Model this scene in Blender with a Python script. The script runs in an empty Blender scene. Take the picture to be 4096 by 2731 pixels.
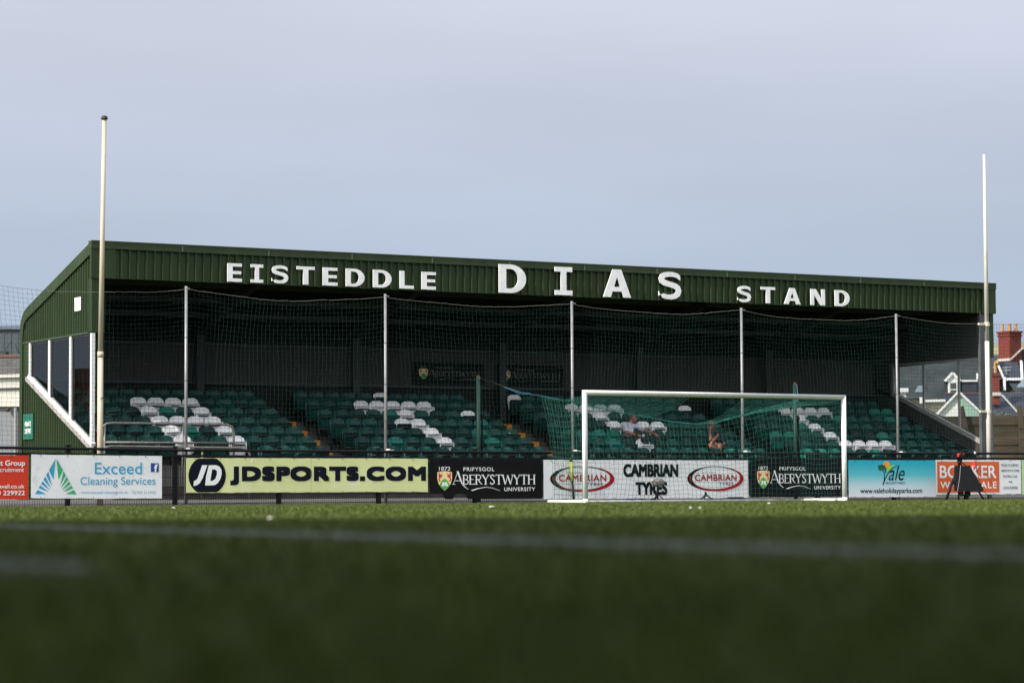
import bpy, bmesh, math, random
import numpy as np
from mathutils import Vector, Matrix
from mathutils.geometry import tessellate_polygon
random.seed(7); rng = np.random.default_rng(7)
SC = bpy.context.scene; COL = SC.collection
R = math.radians
# ------------------------------------------------------------------ camera
# world: X runs along the goal line and the stand, Y away from the pitch, Z up; origin = foot of the near goal post
YAW, PITCH, ROLL = R(30.067524), R(3.48797601), R(-0.33976441)
CAM = Vector((-30.30879, -49.12776, 0.15051))
_r = Vector((math.cos(YAW), -math.sin(YAW), 0)); _f = Vector((math.sin(YAW), math.cos(YAW), 0)); _u = Vector((0, 0, 1))
fw = _f*math.cos(PITCH) + _u*math.sin(PITCH); up = -_f*math.sin(PITCH) + _u*math.cos(PITCH)
RR = _r*math.cos(ROLL) + up*math.sin(ROLL); UU = -_r*math.sin(ROLL) + up*math.cos(ROLL)
cd = bpy.data.cameras.new("camera"); cam = bpy.data.objects.new("camera", cd); COL.objects.link(cam)
m3 = Matrix((RR, UU, -fw)).transposed()
cam.matrix_world = Matrix.Translation(CAM) @ m3.to_4x4()
cd.sensor_width = 36; cd.sensor_fit = 'HORIZONTAL'; cd.lens = 10209.8/4096*36
cd.clip_start = 0.1; cd.clip_end = 6000
cd.dof.use_dof = True; cd.dof.focus_distance = 62; cd.dof.aperture_fstop = 2.0; cd.dof.aperture_blades = 0
SC.camera = cam
# ------------------------------------------------------------------ light
SUN_EL, SUN_A = R(37), R(5.0)
S = Vector((-math.cos(SUN_EL)*math.cos(SUN_A), -math.cos(SUN_EL)*math.sin(SUN_A), math.sin(SUN_EL)))   # towards the sun
sd = bpy.data.lights.new("sun", 'SUN'); sd.energy = 4.5; sd.angle = R(0.6); sd.color = (1.0, 0.93, 0.82)
so = bpy.data.objects.new("sun", sd); COL.objects.link(so); so.location = (-40, -20, 60)
so.rotation_euler = S.to_track_quat('Z', 'Y').to_euler()
W = bpy.data.worlds.new("World"); SC.world = W; W.use_nodes = True
nt = W.node_tree; N = nt.nodes; L = nt.links; N.clear()
out = N.new('ShaderNodeOutputWorld'); bg = N.new('ShaderNodeBackground'); sky = N.new('ShaderNodeTexSky')
sky.sky_type = 'NISHITA'; sky.sun_disc = False; sky.sun_elevation = SUN_EL
sky.sun_rotation = math.atan2(S.x, S.y); sky.altitude = 20; sky.air_density = 1.0; sky.dust_density = 2.2; sky.ozone_density = 1.2
# thin high cloud veil over the clear sky (same in every direction of view, world space)
tc = N.new('ShaderNodeTexCoord'); sep = N.new('ShaderNodeSeparateXYZ'); L.new(tc.outputs['Generated'], sep.inputs[0])
mp = N.new('ShaderNodeMapping'); mp.inputs['Scale'].default_value = (1.6, 1.6, 7.0); L.new(tc.outputs['Generated'], mp.inputs[0])
nz = N.new('ShaderNodeTexNoise'); nz.inputs['Scale'].default_value = 2.4; nz.inputs['Detail'].default_value = 5; nz.inputs['Roughness'].default_value = .5; L.new(mp.outputs[0], nz.inputs['Vector'])
ramp = N.new('ShaderNodeValToRGB'); L.new(sep.outputs['Z'], ramp.inputs['Fac'])
E_ = ramp.color_ramp.elements
def sc_(c, k=.64): return (c[0]*k, c[1]*k, c[2]*k, 1)
E_[0].position = 0.0; E_[0].color = sc_((4.4, 5.3, 6.85))
E_[1].position = 0.20; E_[1].color = sc_((6.5, 6.8, 7.9))
for p_, c_ in ((.06, (4.3, 5.15, 6.6)), (.11, (4.9, 5.6, 6.9)), (.45, (6.4, 6.6, 7.6)), (.8, (6.6, 6.8, 7.7))): e = ramp.color_ramp.elements.new(p_); e.color = sc_(c_)
nmul = N.new('ShaderNodeMapRange'); nmul.inputs[1].default_value = .3; nmul.inputs[2].default_value = .7; nmul.inputs[3].default_value = .94; nmul.inputs[4].default_value = 1.06; L.new(nz.outputs['Fac'], nmul.inputs[0])
cm = N.new('ShaderNodeVectorMath'); cm.operation = 'SCALE'; L.new(ramp.outputs['Color'], cm.inputs[0]); L.new(nmul.outputs[0], cm.inputs['Scale'])
mix = N.new('ShaderNodeMix'); mix.data_type = 'RGBA'; mix.inputs[0].default_value = 0.94
L.new(sky.outputs[0], mix.inputs[6]); # brighter sunlit haze behind the photographer
dn = N.new('ShaderNodeVectorMath'); dn.operation = 'DOT_PRODUCT'; L.new(tc.outputs['Generated'], dn.inputs[0]); dn.inputs[1].default_value = (-.30, -.52, .80)
dm = N.new('ShaderNodeMapRange'); dm.interpolation_type = 'SMOOTHSTEP'; dm.inputs[1].default_value = 0.35; dm.inputs[2].default_value = 1.0; dm.inputs[3].default_value = 0; dm.inputs[4].default_value = 1; L.new(dn.outputs['Value'], dm.inputs[0])
hz = N.new('ShaderNodeVectorMath'); hz.operation = 'SCALE'; hz.inputs[0].default_value = (10.5, 10.5, 10.7); L.new(dm.outputs[0], hz.inputs['Scale'])
ad = N.new('ShaderNodeVectorMath'); ad.operation = 'ADD'; L.new(cm.outputs[0], ad.inputs[0]); L.new(hz.outputs[0], ad.inputs[1])
L.new(ad.outputs[0], mix.inputs[7])
L.new(mix.outputs[2], bg.inputs['Color']); bg.inputs['Strength'].default_value = 0.10; L.new(bg.outputs[0], out.inputs[0])
SC.view_settings.view_transform = 'Standard'; SC.view_settings.look = 'None'; SC.view_settings.gamma = 1
SC.view_settings.exposure = 0.68; SC.view_settings.use_curve_mapping = False
SC.render.engine = 'CYCLES'; SC.cycles.use_denoising = True; SC.cycles.max_bounces = 6; SC.cycles.transparent_max_bounces = 12
# ------------------------------------------------------------------ materials
_M = {}
def M(name, col, rough=.6, spec=.4, metal=0, n=0, ns=8, bump=0, bs=40, rand=0, dirt=None, dirts=3, dirta=.5, stretch=None, transl=0, island=0):
    if name in _M: return _M[name]
    m = bpy.data.materials.new(name); _M[name] = m; m.use_nodes = True
    t = m.node_tree; b = t.nodes['Principled BSDF']; nn = t.nodes; ll = t.links
    b.inputs['Roughness'].default_value = rough; b.inputs['Specular IOR Level'].default_value = spec; b.inputs['Metallic'].default_value = metal
    c = nn.new('ShaderNodeRGB'); c.outputs[0].default_value = (*col, 1); cur = c.outputs[0]
    co = nn.new('ShaderNodeTexCoord'); vec = co.outputs['Object']
    if stretch:
        mpp = nn.new('ShaderNodeMapping'); mpp.inputs['Scale'].default_value = stretch; ll.new(vec, mpp.inputs[0]); vec = mpp.outputs[0]
    def scale(cur, fac):
        v = nn.new('ShaderNodeVectorMath'); v.operation = 'SCALE'; ll.new(cur, v.inputs[0]); ll.new(fac, v.inputs['Scale']); return v.outputs[0]
    def rng_(src, a, b_, lo=0, hi=1):
        r = nn.new('ShaderNodeMapRange'); r.inputs[1].default_value = lo; r.inputs[2].default_value = hi; r.inputs[3].default_value = a; r.inputs[4].default_value = b_; ll.new(src, r.inputs[0]); return r.outputs[0]
    if n:
        x = nn.new('ShaderNodeTexNoise'); x.inputs['Scale'].default_value = ns; x.inputs['Detail'].default_value = 6; ll.new(vec, x.inputs['Vector'])
        cur = scale(cur, rng_(x.outputs['Fac'], 1-n, 1+n, .3, .7))
    if rand:
        oi = nn.new('ShaderNodeObjectInfo'); cur = scale(cur, rng_(oi.outputs['Random'], 1-rand, 1+rand))
    if island:
        g = nn.new('ShaderNodeNewGeometry'); cur = scale(cur, rng_(g.outputs['Random Per Island'], 1-island, 1+island))
    if dirt:
        x = nn.new('ShaderNodeTexNoise'); x.inputs['Scale'].default_value = dirts; x.inputs['Detail'].default_value = 8; x.inputs['Roughness'].default_value = .65; ll.new(vec, x.inputs['Vector'])
        mx = nn.new('ShaderNodeMix'); mx.data_type = 'RGBA'; ll.new(rng_(x.outputs['Fac'], 0, dirta, .52, .72), mx.inputs[0]); ll.new(cur, mx.inputs[6]); mx.inputs[7].default_value = (*dirt, 1); cur = mx.outputs[2]
    ll.new(cur, b.inputs['Base Color'])
    if bump:
        x = nn.new('ShaderNodeTexNoise'); x.inputs['Scale'].default_value = bs; x.inputs['Detail'].default_value = 4; ll.new(vec, x.inputs['Vector'])
        bb = nn.new('ShaderNodeBump'); bb.inputs['Strength'].default_value = bump; bb.inputs['Distance'].default_value = .02; ll.new(x.outputs['Fac'], bb.inputs['Height']); ll.new(bb.outputs[0], b.inputs['Normal'])
    if transl:
        tr = nn.new('ShaderNodeBsdfTranslucent'); ll.new(cur, tr.inputs['Color']); ms = nn.new('ShaderNodeMixShader'); ms.inputs[0].default_value = transl
        ll.new(b.outputs[0], ms.inputs[1]); ll.new(tr.outputs[0], ms.inputs[2]); ll.new(ms.outputs[0], nn['Material Output'].inputs[0])
    return m
def glass(name, tint, ior=1.52, gain=1.0):
    if name in _M: return _M[name]
    m = bpy.data.materials.new(name); _M[name] = m; m.use_nodes = True; t = m.node_tree; t.nodes.clear()
    o = t.nodes.new('ShaderNodeOutputMaterial'); tr = t.nodes.new('ShaderNodeBsdfTransparent'); tr.inputs[0].default_value = (*tint, 1)
    gl = t.nodes.new('ShaderNodeBsdfGlossy'); gl.inputs['Roughness'].default_value = .01; gl.inputs[0].default_value = (gain, gain, gain, 1)
    g_ = t.nodes.new('ShaderNodeNewGeometry'); dt = t.nodes.new('ShaderNodeVectorMath'); dt.operation = 'DOT_PRODUCT'; t.links.new(g_.outputs['Incoming'], dt.inputs[0]); t.links.new(g_.outputs['Normal'], dt.inputs[1])
    def mth(o_, a_, b_=None):
        q = t.nodes.new('ShaderNodeMath'); q.operation = o_
        for i_, v_ in enumerate((a_, b_)):
            if v_ is None: continue
            if isinstance(v_, (int, float)): q.inputs[i_].default_value = v_
            else: t.links.new(v_, q.inputs[i_])
        return q.outputs[0]
    f0 = 2*((ior-1)/(ior+1))**2; sch = mth('ADD', mth('MULTIPLY', mth('POWER', mth('SUBTRACT', 1.0, mth('ABSOLUTE', dt.outputs['Value'])), 5.0), 1-f0), f0)
    ms = t.nodes.new('ShaderNodeMixShader')
    t.links.new(sch, ms.inputs[0]); t.links.new(tr.outputs[0], ms.inputs[1]); t.links.new(gl.outputs[0], ms.inputs[2]); t.links.new(ms.outputs[0], o.inputs[0])
    return m
# ------------------------------------------------------------------ mesh builder
class MB:
    def __init__(s): s.v = []; s.f = []
    def add(s, vs, fs):
        k = len(s.v); s.v += [tuple(map(float, v)) for v in vs]; s.f += [tuple(i+k for i in f) for f in fs]; return s
    def box(s, x0, x1, y0, y1, z0, z1):
        return s.add([(x0,y0,z0),(x1,y0,z0),(x1,y1,z0),(x0,y1,z0),(x0,y0,z1),(x1,y0,z1),(x1,y1,z1),(x0,y1,z1)],
                     [(0,3,2,1),(4,5,6,7),(0,1,5,4),(1,2,6,5),(2,3,7,6),(3,0,4,7)])
    def beam(s, p, q, w, h, upv=(0,0,1)):
        p = Vector(p); q = Vector(q); d = (q-p).normalized(); a = d.cross(Vector(upv)).normalized()*(w/2); b = a.cross(d).normalized()*(h/2)
        vs = [p-a-b, p+a-b, p+a+b, p-a+b, q-a-b, q+a-b, q+a+b, q-a+b]
        return s.add(vs, [(0,3,2,1),(4,5,6,7),(0,1,5,4),(1,2,6,5),(2,3,7,6),(3,0,4,7)])
    def cyl(s, p, q, r0, r1=None, n=10, cap=True):
        r1 = r0 if r1 is None else r1; p = Vector(p); q = Vector(q); d = (q-p).normalized()
        a = d.orthogonal().normalized(); b = d.cross(a); vs = []
        for c, r in ((p, r0), (q, r1)):
            for i in range(n):
                t = 2*math.pi*i/n; vs.append(c + a*(r*math.cos(t)) + b*(r*math.sin(t)))
        fs = [(i, (i+1) % n, n+(i+1) % n, n+i) for i in range(n)]
        if cap: fs += [tuple(range(n-1, -1, -1)), tuple(range(n, 2*n))]
        return s.add(vs, fs)
    def tube(s, pts, r, n=8):
        P = [Vector(p) for p in pts]; m = len(P); a = None; vs = []
        for i, p in enumerate(P):
            d = ((P[min(i+1, m-1)]-p).normalized() + (p-P[max(i-1, 0)]).normalized()).normalized()
            a = d.orthogonal().normalized() if a is None else (a-d*a.dot(d)).normalized()
            b = d.cross(a)
            for k in range(n):
                t = 2*math.pi*k/n; vs.append(p + a*(r*math.cos(t)) + b*(r*math.sin(t)))
        fs = [(i*n+k, i*n+(k+1) % n, (i+1)*n+(k+1) % n, (i+1)*n+k) for i in range(m-1) for k in range(n)]
        fs += [tuple(range(n-1, -1, -1)), tuple(range((m-1)*n, m*n))]
        return s.add(vs, fs)
    def sph(s, c, rx, ry=None, rz=None, n=10, m=7, fn=None):
        ry = rx if ry is None else ry; rz = rx if rz is None else rz; vs = []
        for j in range(1, m):
            th = math.pi*j/m
            for i in range(n):
                ph = 2*math.pi*i/n; k = fn() if fn else 1
                vs.append((c[0]+k*rx*math.sin(th)*math.cos(ph), c[1]+k*ry*math.sin(th)*math.sin(ph), c[2]+k*rz*math.cos(th)))
        a = len(vs); vs += [(c[0], c[1], c[2]+rz), (c[0], c[1], c[2]-rz)]
        fs = [(j*n+i, (j+1)*n+i, (j+1)*n+(i+1) % n, j*n+(i+1) % n) for j in range(m-2) for i in range(n)]
        fs += [(a, i, (i+1) % n) for i in range(n)] + [(a+1, (m-2)*n+(i+1) % n, (m-2)*n+i) for i in range(n)]
        return s.add(vs, fs)
    def plate(s, loops, y, t=0.0, axis='y', fn=None):
        """polygon with holes in the X-Z plane (or Y-Z with axis 'x'); front at y, thickness t behind it"""
        def P(a, b, d):
            d2 = d + (fn(a, b) if fn else 0)
            return (a, d2, b) if axis == 'y' else (d2, a, b)
        tris = tessellate_polygon([[Vector((p[0], p[1], 0)) for p in lp] for lp in loops])
        flat = [p for lp in loops for p in lp]; n = len(flat)
        vs = [P(p[0], p[1], y) for p in flat]; fs = []
        def area(t_): (ax, ay), (bx, by), (cx, cy) = [flat[i][:2] for i in t_]; return (bx-ax)*(cy-ay)-(by-ay)*(cx-ax)
        for tr in tris: fs.append(tuple(tr) if area(tr) > 0 else tuple(reversed(tr)))
        if t:
            vs += [P(p[0], p[1], y+t) for p in flat]; fs += [tuple(n+i for i in reversed(f)) for f in list(fs)]
            k = 0
            for lp in loops:
                mm = len(lp)
                for i in range(mm): a, b = k+i, k+(i+1) % mm; fs.append((a, a+n, b+n, b))
                k += mm
        return s.add(vs, fs)
    def mesh(s, name):
        me = bpy.data.meshes.new(name); me.from_pydata(s.v, [], s.f); me.update(); return me
ORG = {}
def tag(o, label=None, cat=None, group=None, kind=None):
    if label: o['label'] = label
    if cat: o['category'] = cat
    if group: o['group'] = group
    if kind: o['kind'] = kind
    return o
def thing(name, label, cat, loc=(0,0,0), rz=0, group=None):
    o = bpy.data.objects.new(name, None); COL.objects.link(o); o.location = loc; o.rotation_euler = (0,0,rz); o.empty_display_size = .2
    ORG[o.name] = (Vector(loc), rz); return tag(o, label, cat, group)
def part(name, mb, mat, parent=None, smooth=False, local=False, label=None):
    me = mb if isinstance(mb, bpy.types.Mesh) else mb.mesh(name)
    if not me.materials: me.materials.append(mat)
    o = bpy.data.objects.new(name, me); COL.objects.link(o)
    if parent is not None:
        o.parent = parent; ORG[o.name] = ORG.get(parent.name, (Vector(), 0))
        loc, rz = ORG[o.name]
        if not local: me.transform((Matrix.Translation(loc) @ Matrix.Rotation(rz, 4, 'Z')).inverted())
    if smooth: me.polygons.foreach_set('use_smooth', [True]*len(me.polygons))
    if label: o['label'] = label
    return o
def solo(name, mb, mat, label, cat, group=None, smooth=False, base=None):
    """a thing that is one mesh, with its origin at its base"""
    me = mb if isinstance(mb, bpy.types.Mesh) else mb.mesh(name)
    if not me.materials: me.materials.append(mat)
    c = np.array([v.co[:] for v in me.vertices]); b = Vector(((c[:,0].min()+c[:,0].max())/2, (c[:,1].min()+c[:,1].max())/2, c[:,2].min()))
    me.transform(Matrix.Translation(-b)); o = bpy.data.objects.new(name, me); COL.objects.link(o); o.location = b
    if smooth: me.polygons.foreach_set('use_smooth', [True]*len(me.polygons))
    return tag(o, label, cat, group)
def struct(name, mb, mat):
    o = part(name, mb, mat); o['kind'] = 'structure'; return o
def npmesh(name, V, F):
    me = bpy.data.meshes.new(name); V = np.asarray(V, np.float32); F = np.asarray(F, np.int32); k = F.shape[1]
    me.vertices.add(len(V)); me.vertices.foreach_set('co', V.ravel()); me.loops.add(F.size); me.loops.foreach_set('vertex_index', F.ravel())
    me.polygons.add(len(F)); me.polygons.foreach_set('loop_start', np.arange(0, F.size, k, dtype=np.int32)); me.polygons.foreach_set('loop_total', np.full(len(F), k, np.int32))
    me.update(calc_edges=True); return me
def strands(name, A, B, r):
    """thin three-sided twine between points A[i] and B[i]"""
    A = np.asarray(A, float); B = np.asarray(B, float); d = B-A; ln = np.linalg.norm(d, axis=1, keepdims=True); d = d/np.maximum(ln, 1e-9)
    h = np.where(np.abs(d[:, 2:3]) > .9, [[1., 0, 0]], [[0., 0, 1]]); a = np.cross(d, h); a /= np.linalg.norm(a, axis=1, keepdims=True); b = np.cross(d, a)
    vs = []
    for P in (A, B):
        for k in range(3):
            t = 2*math.pi*k/3; vs.append(P + a*(r*math.cos(t)) + b*(r*math.sin(t)))
    n = len(A); V = np.stack(vs, 1).reshape(-1, 3); base = np.arange(n)[:, None]*6
    F = np.concatenate([base+np.array([[i, (i+1) % 3, 3+(i+1) % 3, 3+i]]) for i in range(3)], 0)
    return npmesh(name, V, F)
def grid_strands(P):
    P = np.asarray(P); A = np.concatenate([P[:-1].reshape(-1, 3), P[:, :-1].reshape(-1, 3)]); B = np.concatenate([P[1:].reshape(-1, 3), P[:, 1:].reshape(-1, 3)]); return A, B
# ------------------------------------------------------------------ text
def text_mesh(s, x0, x1, z0, z1, y, bold=0.0, shear=0, fn=None, spacing=1.0):
    cu = bpy.data.curves.new("t", 'FONT'); cu.body = s; cu.size = 1; cu.shear = shear; cu.space_character = spacing; cu.resolution_u = 6; cu.fill_mode = 'FRONT'
    o = bpy.data.objects.new("t", cu); COL.objects.link(o)
    me = bpy.data.meshes.new_from_object(o.evaluated_get(bpy.context.evaluated_depsgraph_get()))
    bpy.data.objects.remove(o); bpy.data.curves.remove(cu)
    c = np.array([v.co[:] for v in me.vertices]); mn = c.min(0); mx = c.max(0)
    c2 = np.zeros_like(c); c2[:,0] = x0+(c[:,0]-mn[0])/(mx[0]-mn[0])*(x1-x0); c2[:,2] = z0+(c[:,1]-mn[1])/(mx[1]-mn[1])*(z1-z0)
    c2[:,1] = y + (np.array([fn(a, b) for a, b in zip(c2[:,0], c2[:,2])]) if fn else 0)
    me.vertices.foreach_set('co', c2.ravel()); me.update(); me.materials.clear()
    if bold > 0:
        hx = bold*(z1-z0)*.9; fs = [tuple(p.vertices) for p in me.polygons]; mid = ((x0+x1)/2, (z0+z1)/2); kx, kz = 1-2*hx/(x1-x0), 1-2*hx/(z1-z0); mb = MB()
        for i, (dx, dz) in enumerate(((0,0),(1,0),(-1,0),(0,1),(0,-1),(1,1),(-1,1),(1,-1),(-1,-1),(.5,0),(-.5,0))):
            mb.add([(mid[0]+(v[0]-mid[0])*kx+dx*hx, v[1]-.00008*i, mid[1]+(v[2]-mid[1])*kz+dz*hx) for v in c2], fs)
        bpy.data.meshes.remove(me); me = mb.mesh('lettering')
    return me
# =================================================================== GROUND
TOUCH, SKEW = -26.214, .0613      # the touchline runs very slightly askew
GRASS = (.064, .090, .010)
def turf_mat(name, base, isl, transl):
    m = bpy.data.materials.new(name); m.use_nodes = True; t = m.node_tree; nn = t.nodes; ll = t.links; b = nn['Principled BSDF']
    b.inputs['Roughness'].default_value = .55 if transl else .95; b.inputs['Specular IOR Level'].default_value = .35 if transl else .03
    g = nn.new('ShaderNodeNewGeometry'); sp = nn.new('ShaderNodeSeparateXYZ'); ll.new(g.outputs['Position'], sp.inputs[0])
    n1 = nn.new('ShaderNodeTexNoise'); n1.inputs['Scale'].default_value = 1.6; n1.inputs['Detail'].default_value = 7; ll.new(g.outputs['Position'], n1.inputs['Vector'])
    rp = nn.new('ShaderNodeValToRGB'); ll.new(n1.outputs['Fac'], rp.inputs[0])
    rp.color_ramp.elements[0].position = .3; rp.color_ramp.elements[0].color = (base[0]*.75, base[1]*.78, base[2]*.8, 1)
    rp.color_ramp.elements[1].position = .7; rp.color_ramp.elements[1].color = (base[0]*1.25, base[1]*1.2, base[2]*1.1, 1)
    v = nn.new('ShaderNodeVectorMath'); v.operation = 'SCALE'; mr = nn.new('ShaderNodeMapRange'); mr.inputs[3].default_value = 1-isl; mr.inputs[4].default_value = 1+isl
    ll.new(g.outputs['Random Per Island'], mr.inputs[0]); ll.new(mr.outputs[0], v.inputs['Scale']); ll.new(rp.outputs[0], v.inputs[0])
    # white yarn of the touchline
    def sub(sock, c):
        q = nn.new('ShaderNodeMath'); q.operation = 'SUBTRACT'; ll.new(sock, q.inputs[0]); q.inputs[1].default_value = c
        q2 = nn.new('ShaderNodeMath'); q2.operation = 'ABSOLUTE'; ll.new(q.outputs[0], q2.inputs[0]); return q2.outputs[0]
    def less(sock, c):
        q = nn.new('ShaderNodeMath'); q.operation = 'LESS_THAN'; ll.new(sock, q.inputs[0]); q.inputs[1].default_value = c; return q.outputs[0]
    def op(o, a, b_):
        q = nn.new('ShaderNodeMath'); q.operation = o; ll.new(a, q.inputs[0]); ll.new(b_, q.inputs[1]); return q.outputs[0]
    lx = nn.new('ShaderNodeMath'); lx.operation = 'MULTIPLY_ADD'; ll.new(sp.outputs['Y'], lx.inputs[0]); lx.inputs[1].default_value = -SKEW; lx.inputs[2].default_value = -SKEW*37.05
    line = less(sub(op('ADD', sp.outputs['X'], lx.outputs[0]), TOUCH), .065)
    dash = op('MULTIPLY', less(sub(sp.outputs['X'], -28.63), .06), less(sub(sp.outputs['Y'], -43.2), 1.36))
    goal = op('MULTIPLY', less(sub(sp.outputs['Y'], .06), .06), less(sub(sp.outputs['X'], 3.7), 30))
    box = op('MULTIPLY', less(sub(sp.outputs['Y'], -16.5), .06), less(sub(sp.outputs['X'], 3.72), 20.15))
    tot = op('MAXIMUM', line, dash)
    mx = nn.new('ShaderNodeMix'); mx.data_type = 'RGBA'; ll.new(tot, mx.inputs[0]); ll.new(v.outputs[0], mx.inputs[6]); mx.inputs[7].default_value = (.25, .275, .27, 1)
    ll.new(mx.outputs[2], b.inputs['Base Color'])
    if transl:
        tr = nn.new('ShaderNodeBsdfTranslucent'); ll.new(mx.outputs[2], tr.inputs['Color']); ms = nn.new('ShaderNodeMixShader'); ms.inputs[0].default_value = transl
        ll.new(b.outputs[0], ms.inputs[1]); ll.new(tr.outputs[0], ms.inputs[2]); ll.new(ms.outputs[0], nn['Material Output'].inputs[0])
    return m
struct('ground', MB().add([(-2500,-2500,-.05),(2500,-2500,-.05),(2500,2500,-.05),(-2500,2500,-.05)], [(0,1,2,3)]), M('meadow', (.09,.11,.045), .9, n=.3, ns=.05))
struct('pitch', MB().add([(-45,-110,0),(45,-110,0),(45,2.55,0),(-45,2.55,0)], [(0,1,2,3)]), turf_mat('turf_base', (.034,.054,.009), 0, 0))
struct('path', MB().add([(-45,2.55,0),(45,2.55,0),(45,5.05,.16),(-45,5.05,.16),(45,12,.16),(-45,12,.16)], [(0,1,2,3),(3,2,4,5)]), M('tarmac', (.085,.083,.08), .9, n=.25, ns=12, bump=.4, bs=150))
def grass():
    Vs = []; Fs = []; k = 0
    def zone(z0, z1, dens, h, w, lean, wf=.32):
        nonlocal k
        area = wf*(z1*z1-z0*z0); n = int(area*dens)
        z = np.sqrt(rng.uniform(z0*z0, z1*z1, n)); l = rng.uniform(-wf, wf, n)*z
        x = CAM.x + l*_r.x + z*_f.x; y = CAM.y + l*_r.y + z*_f.y
        ok = y < 2.5; x, y = x[ok], y[ok]; n = len(x)
        hh = h*rng.uniform(.55, 1.15, n); ang = rng.uniform(0, 2*math.pi, n); ww = w*rng.uniform(.6, 1.3, n)
        la = rng.uniform(0, 2*math.pi, n); lm = lean*rng.uniform(.2, 1, n)*hh
        bx, by = np.cos(ang)*ww/2, np.sin(ang)*ww/2; tx, ty = np.cos(la)*lm, np.sin(la)*lm
        V = np.stack([np.stack([x-bx, y-by, np.zeros(n)], 1), np.stack([x+bx, y+by, np.zeros(n)], 1),
                      np.stack([x+bx*.8+tx*.4, y+by*.8+ty*.4, hh*.6], 1), np.stack([x+tx, y+ty, hh], 1), np.stack([x-bx*.8+tx*.4, y-by*.8+ty*.4, hh*.6], 1)], 1).reshape(-1, 3)
        b = k + np.arange(n)[:, None]*5
        Fs.append(np.concatenate([b+np.array([[0,1,2]]), b+np.array([[0,2,4]]), b+np.array([[4,2,3]])])); Vs.append(V); k += 5*n
    zone(1.3, 6, 2600, .03, .006, .9, .6); zone(6, 18, 1100, .032, .009, .9, .45); zone(18, 40, 260, .03, .014, 1.0); zone(40, 66, 190, .028, .016, 1.0)
    # denser yarn of the two painted lines
    for x0, x1, y0, y1, dens in ((TOUCH-.065, TOUCH+.065, -47, -22, 7500), (-28.69, -28.57, -44.56, -41.95, 7500)):
        n = int((x1-x0)*(y1-y0)*dens); x = rng.uniform(x0, x1, n); y = rng.uniform(y0, y1, n); x = x + (SKEW*(y+37.05) if y1 > -30 else 0); ang = rng.uniform(0, 6.28, n); hh = rng.uniform(.028, .036, n); la = rng.uniform(0, 6.28, n)
        bx, by, tx, ty = np.cos(ang)*.004, np.sin(ang)*.004, np.cos(la)*.012, np.sin(la)*.012; o = np.zeros(n)
        V = np.stack([np.stack([x-bx, y-by, o], 1), np.stack([x+bx, y+by, o], 1), np.stack([x+bx+tx*.4, y+by+ty*.4, hh*.6], 1), np.stack([x+tx, y+ty, hh], 1), np.stack([x-bx+tx*.4, y-by+ty*.4, hh*.6], 1)], 1).reshape(-1, 3)
        b = k + np.arange(n)[:, None]*5; Fs.append(np.concatenate([b+np.array([[0,1,2]]), b+np.array([[0,2,4]]), b+np.array([[4,2,3]])])); Vs.append(V); k += 5*n
    me = npmesh('grass', np.concatenate(Vs), np.concatenate(Fs)); me.materials.append(turf_mat('turf_blade', GRASS, .38, .18))
    o = bpy.data.objects.new('grass', me); COL.objects.link(o); tag(o, 'short green artificial turf blades covering the football pitch', 'grass', kind='stuff')
grass()
white_scrap = M('white_scrap', (.5,.5,.49), .7)
for i, (x, y, s, lb) in enumerate(((-15.73,-13.94,.085,'small white scrap on the turf in front of the first white banner'), (-13.25,-19.08,.1,'flat white scrap on the sunlit turf below the black banner with a torn hem'),
        (-23.4,-34.07,.05,'blurred white crumb nearest the camera, at the edge of the shade'), (-4.88,-13.85,.07,'white scrap on the turf just in front of the goal mouth, towards its right post'),
        (-14.59,-25.85,.045,'tiny white crumb on the turf before the goal, left one of a pair'), (-14.87,-26.45,.04,'tiny white crumb on the turf before the goal, right one of a pair'))):
    mb = MB(); mb.sph((x, y, .02), s*.42, s*.4, .016, 8, 5, lambda: random.uniform(.7, 1.15)); solo('litter', mb, white_scrap, lb, 'litter')
# =================================================================== GRANDSTAND
XL, XR, YF, YB = -9.48, 17.28, 6.0, 10.88
green = M('green_cladding', (.0185,.0355,.0105), .5, .25, n=.22, ns=1.0, dirt=(.03,.038,.017), dirts=1.4, dirta=.55, stretch=(4,4,.35))
green_l = M('green_flashing', (.0195,.036,.0105), .5, .3, n=.2, ns=1.1, dirt=(.036,.045,.022), dirts=1.6, dirta=.5, stretch=(3,3,.6))
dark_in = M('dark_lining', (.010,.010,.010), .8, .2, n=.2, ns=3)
grey_in = M('grey_lining', (.045,.042,.041), .8, .2, n=.15, ns=3, stretch=(1,1,.3))
steel = M('painted_steel', (.12,.13,.135), .55, .3, n=.2, ns=4)
steel_i = M('rafter_steel', (.035,.037,.039), .6, .2, n=.2, ns=4)
steel_d = M('dark_steel', (.035,.037,.04), .6, .3)
conc = M('terrace_concrete', (.055,.054,.052), .9, .2, n=.25, ns=5, bump=.3, bs=60)
white_fr = M('white_frame', (.66,.66,.65), .45, .4, n=.06, ns=5)
stand = thing('grandstand', 'long covered football grandstand with dark green corrugated fascia and rows of seats', 'grandstand', (3.9, 6.0, .16))
def corr(fn, length, pitch, prof, zlo, zhi):
    """corrugated sheet: fn(s, off) -> (x, y); prof = list of (s within pitch, offset)"""
    mb = MB(); pts = []; k = 0
    while k*pitch < length:
        for a, o in prof:
            s = k*pitch+a
            if s <= length: pts.append((s, o))
        k += 1
    vs = []
    for s, o in pts:
        x, y = fn(s, o); vs += [(x, y, zlo(s)), (x, y, zhi(s))]
    fs = [(2*i, 2*i+2, 2*i+3, 2*i+1) for i in range(len(pts)-1)]
    return mb.add(vs, fs)
RIB = [(0,0),(.120,0),(.142,.058),(.183,.058)]
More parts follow.
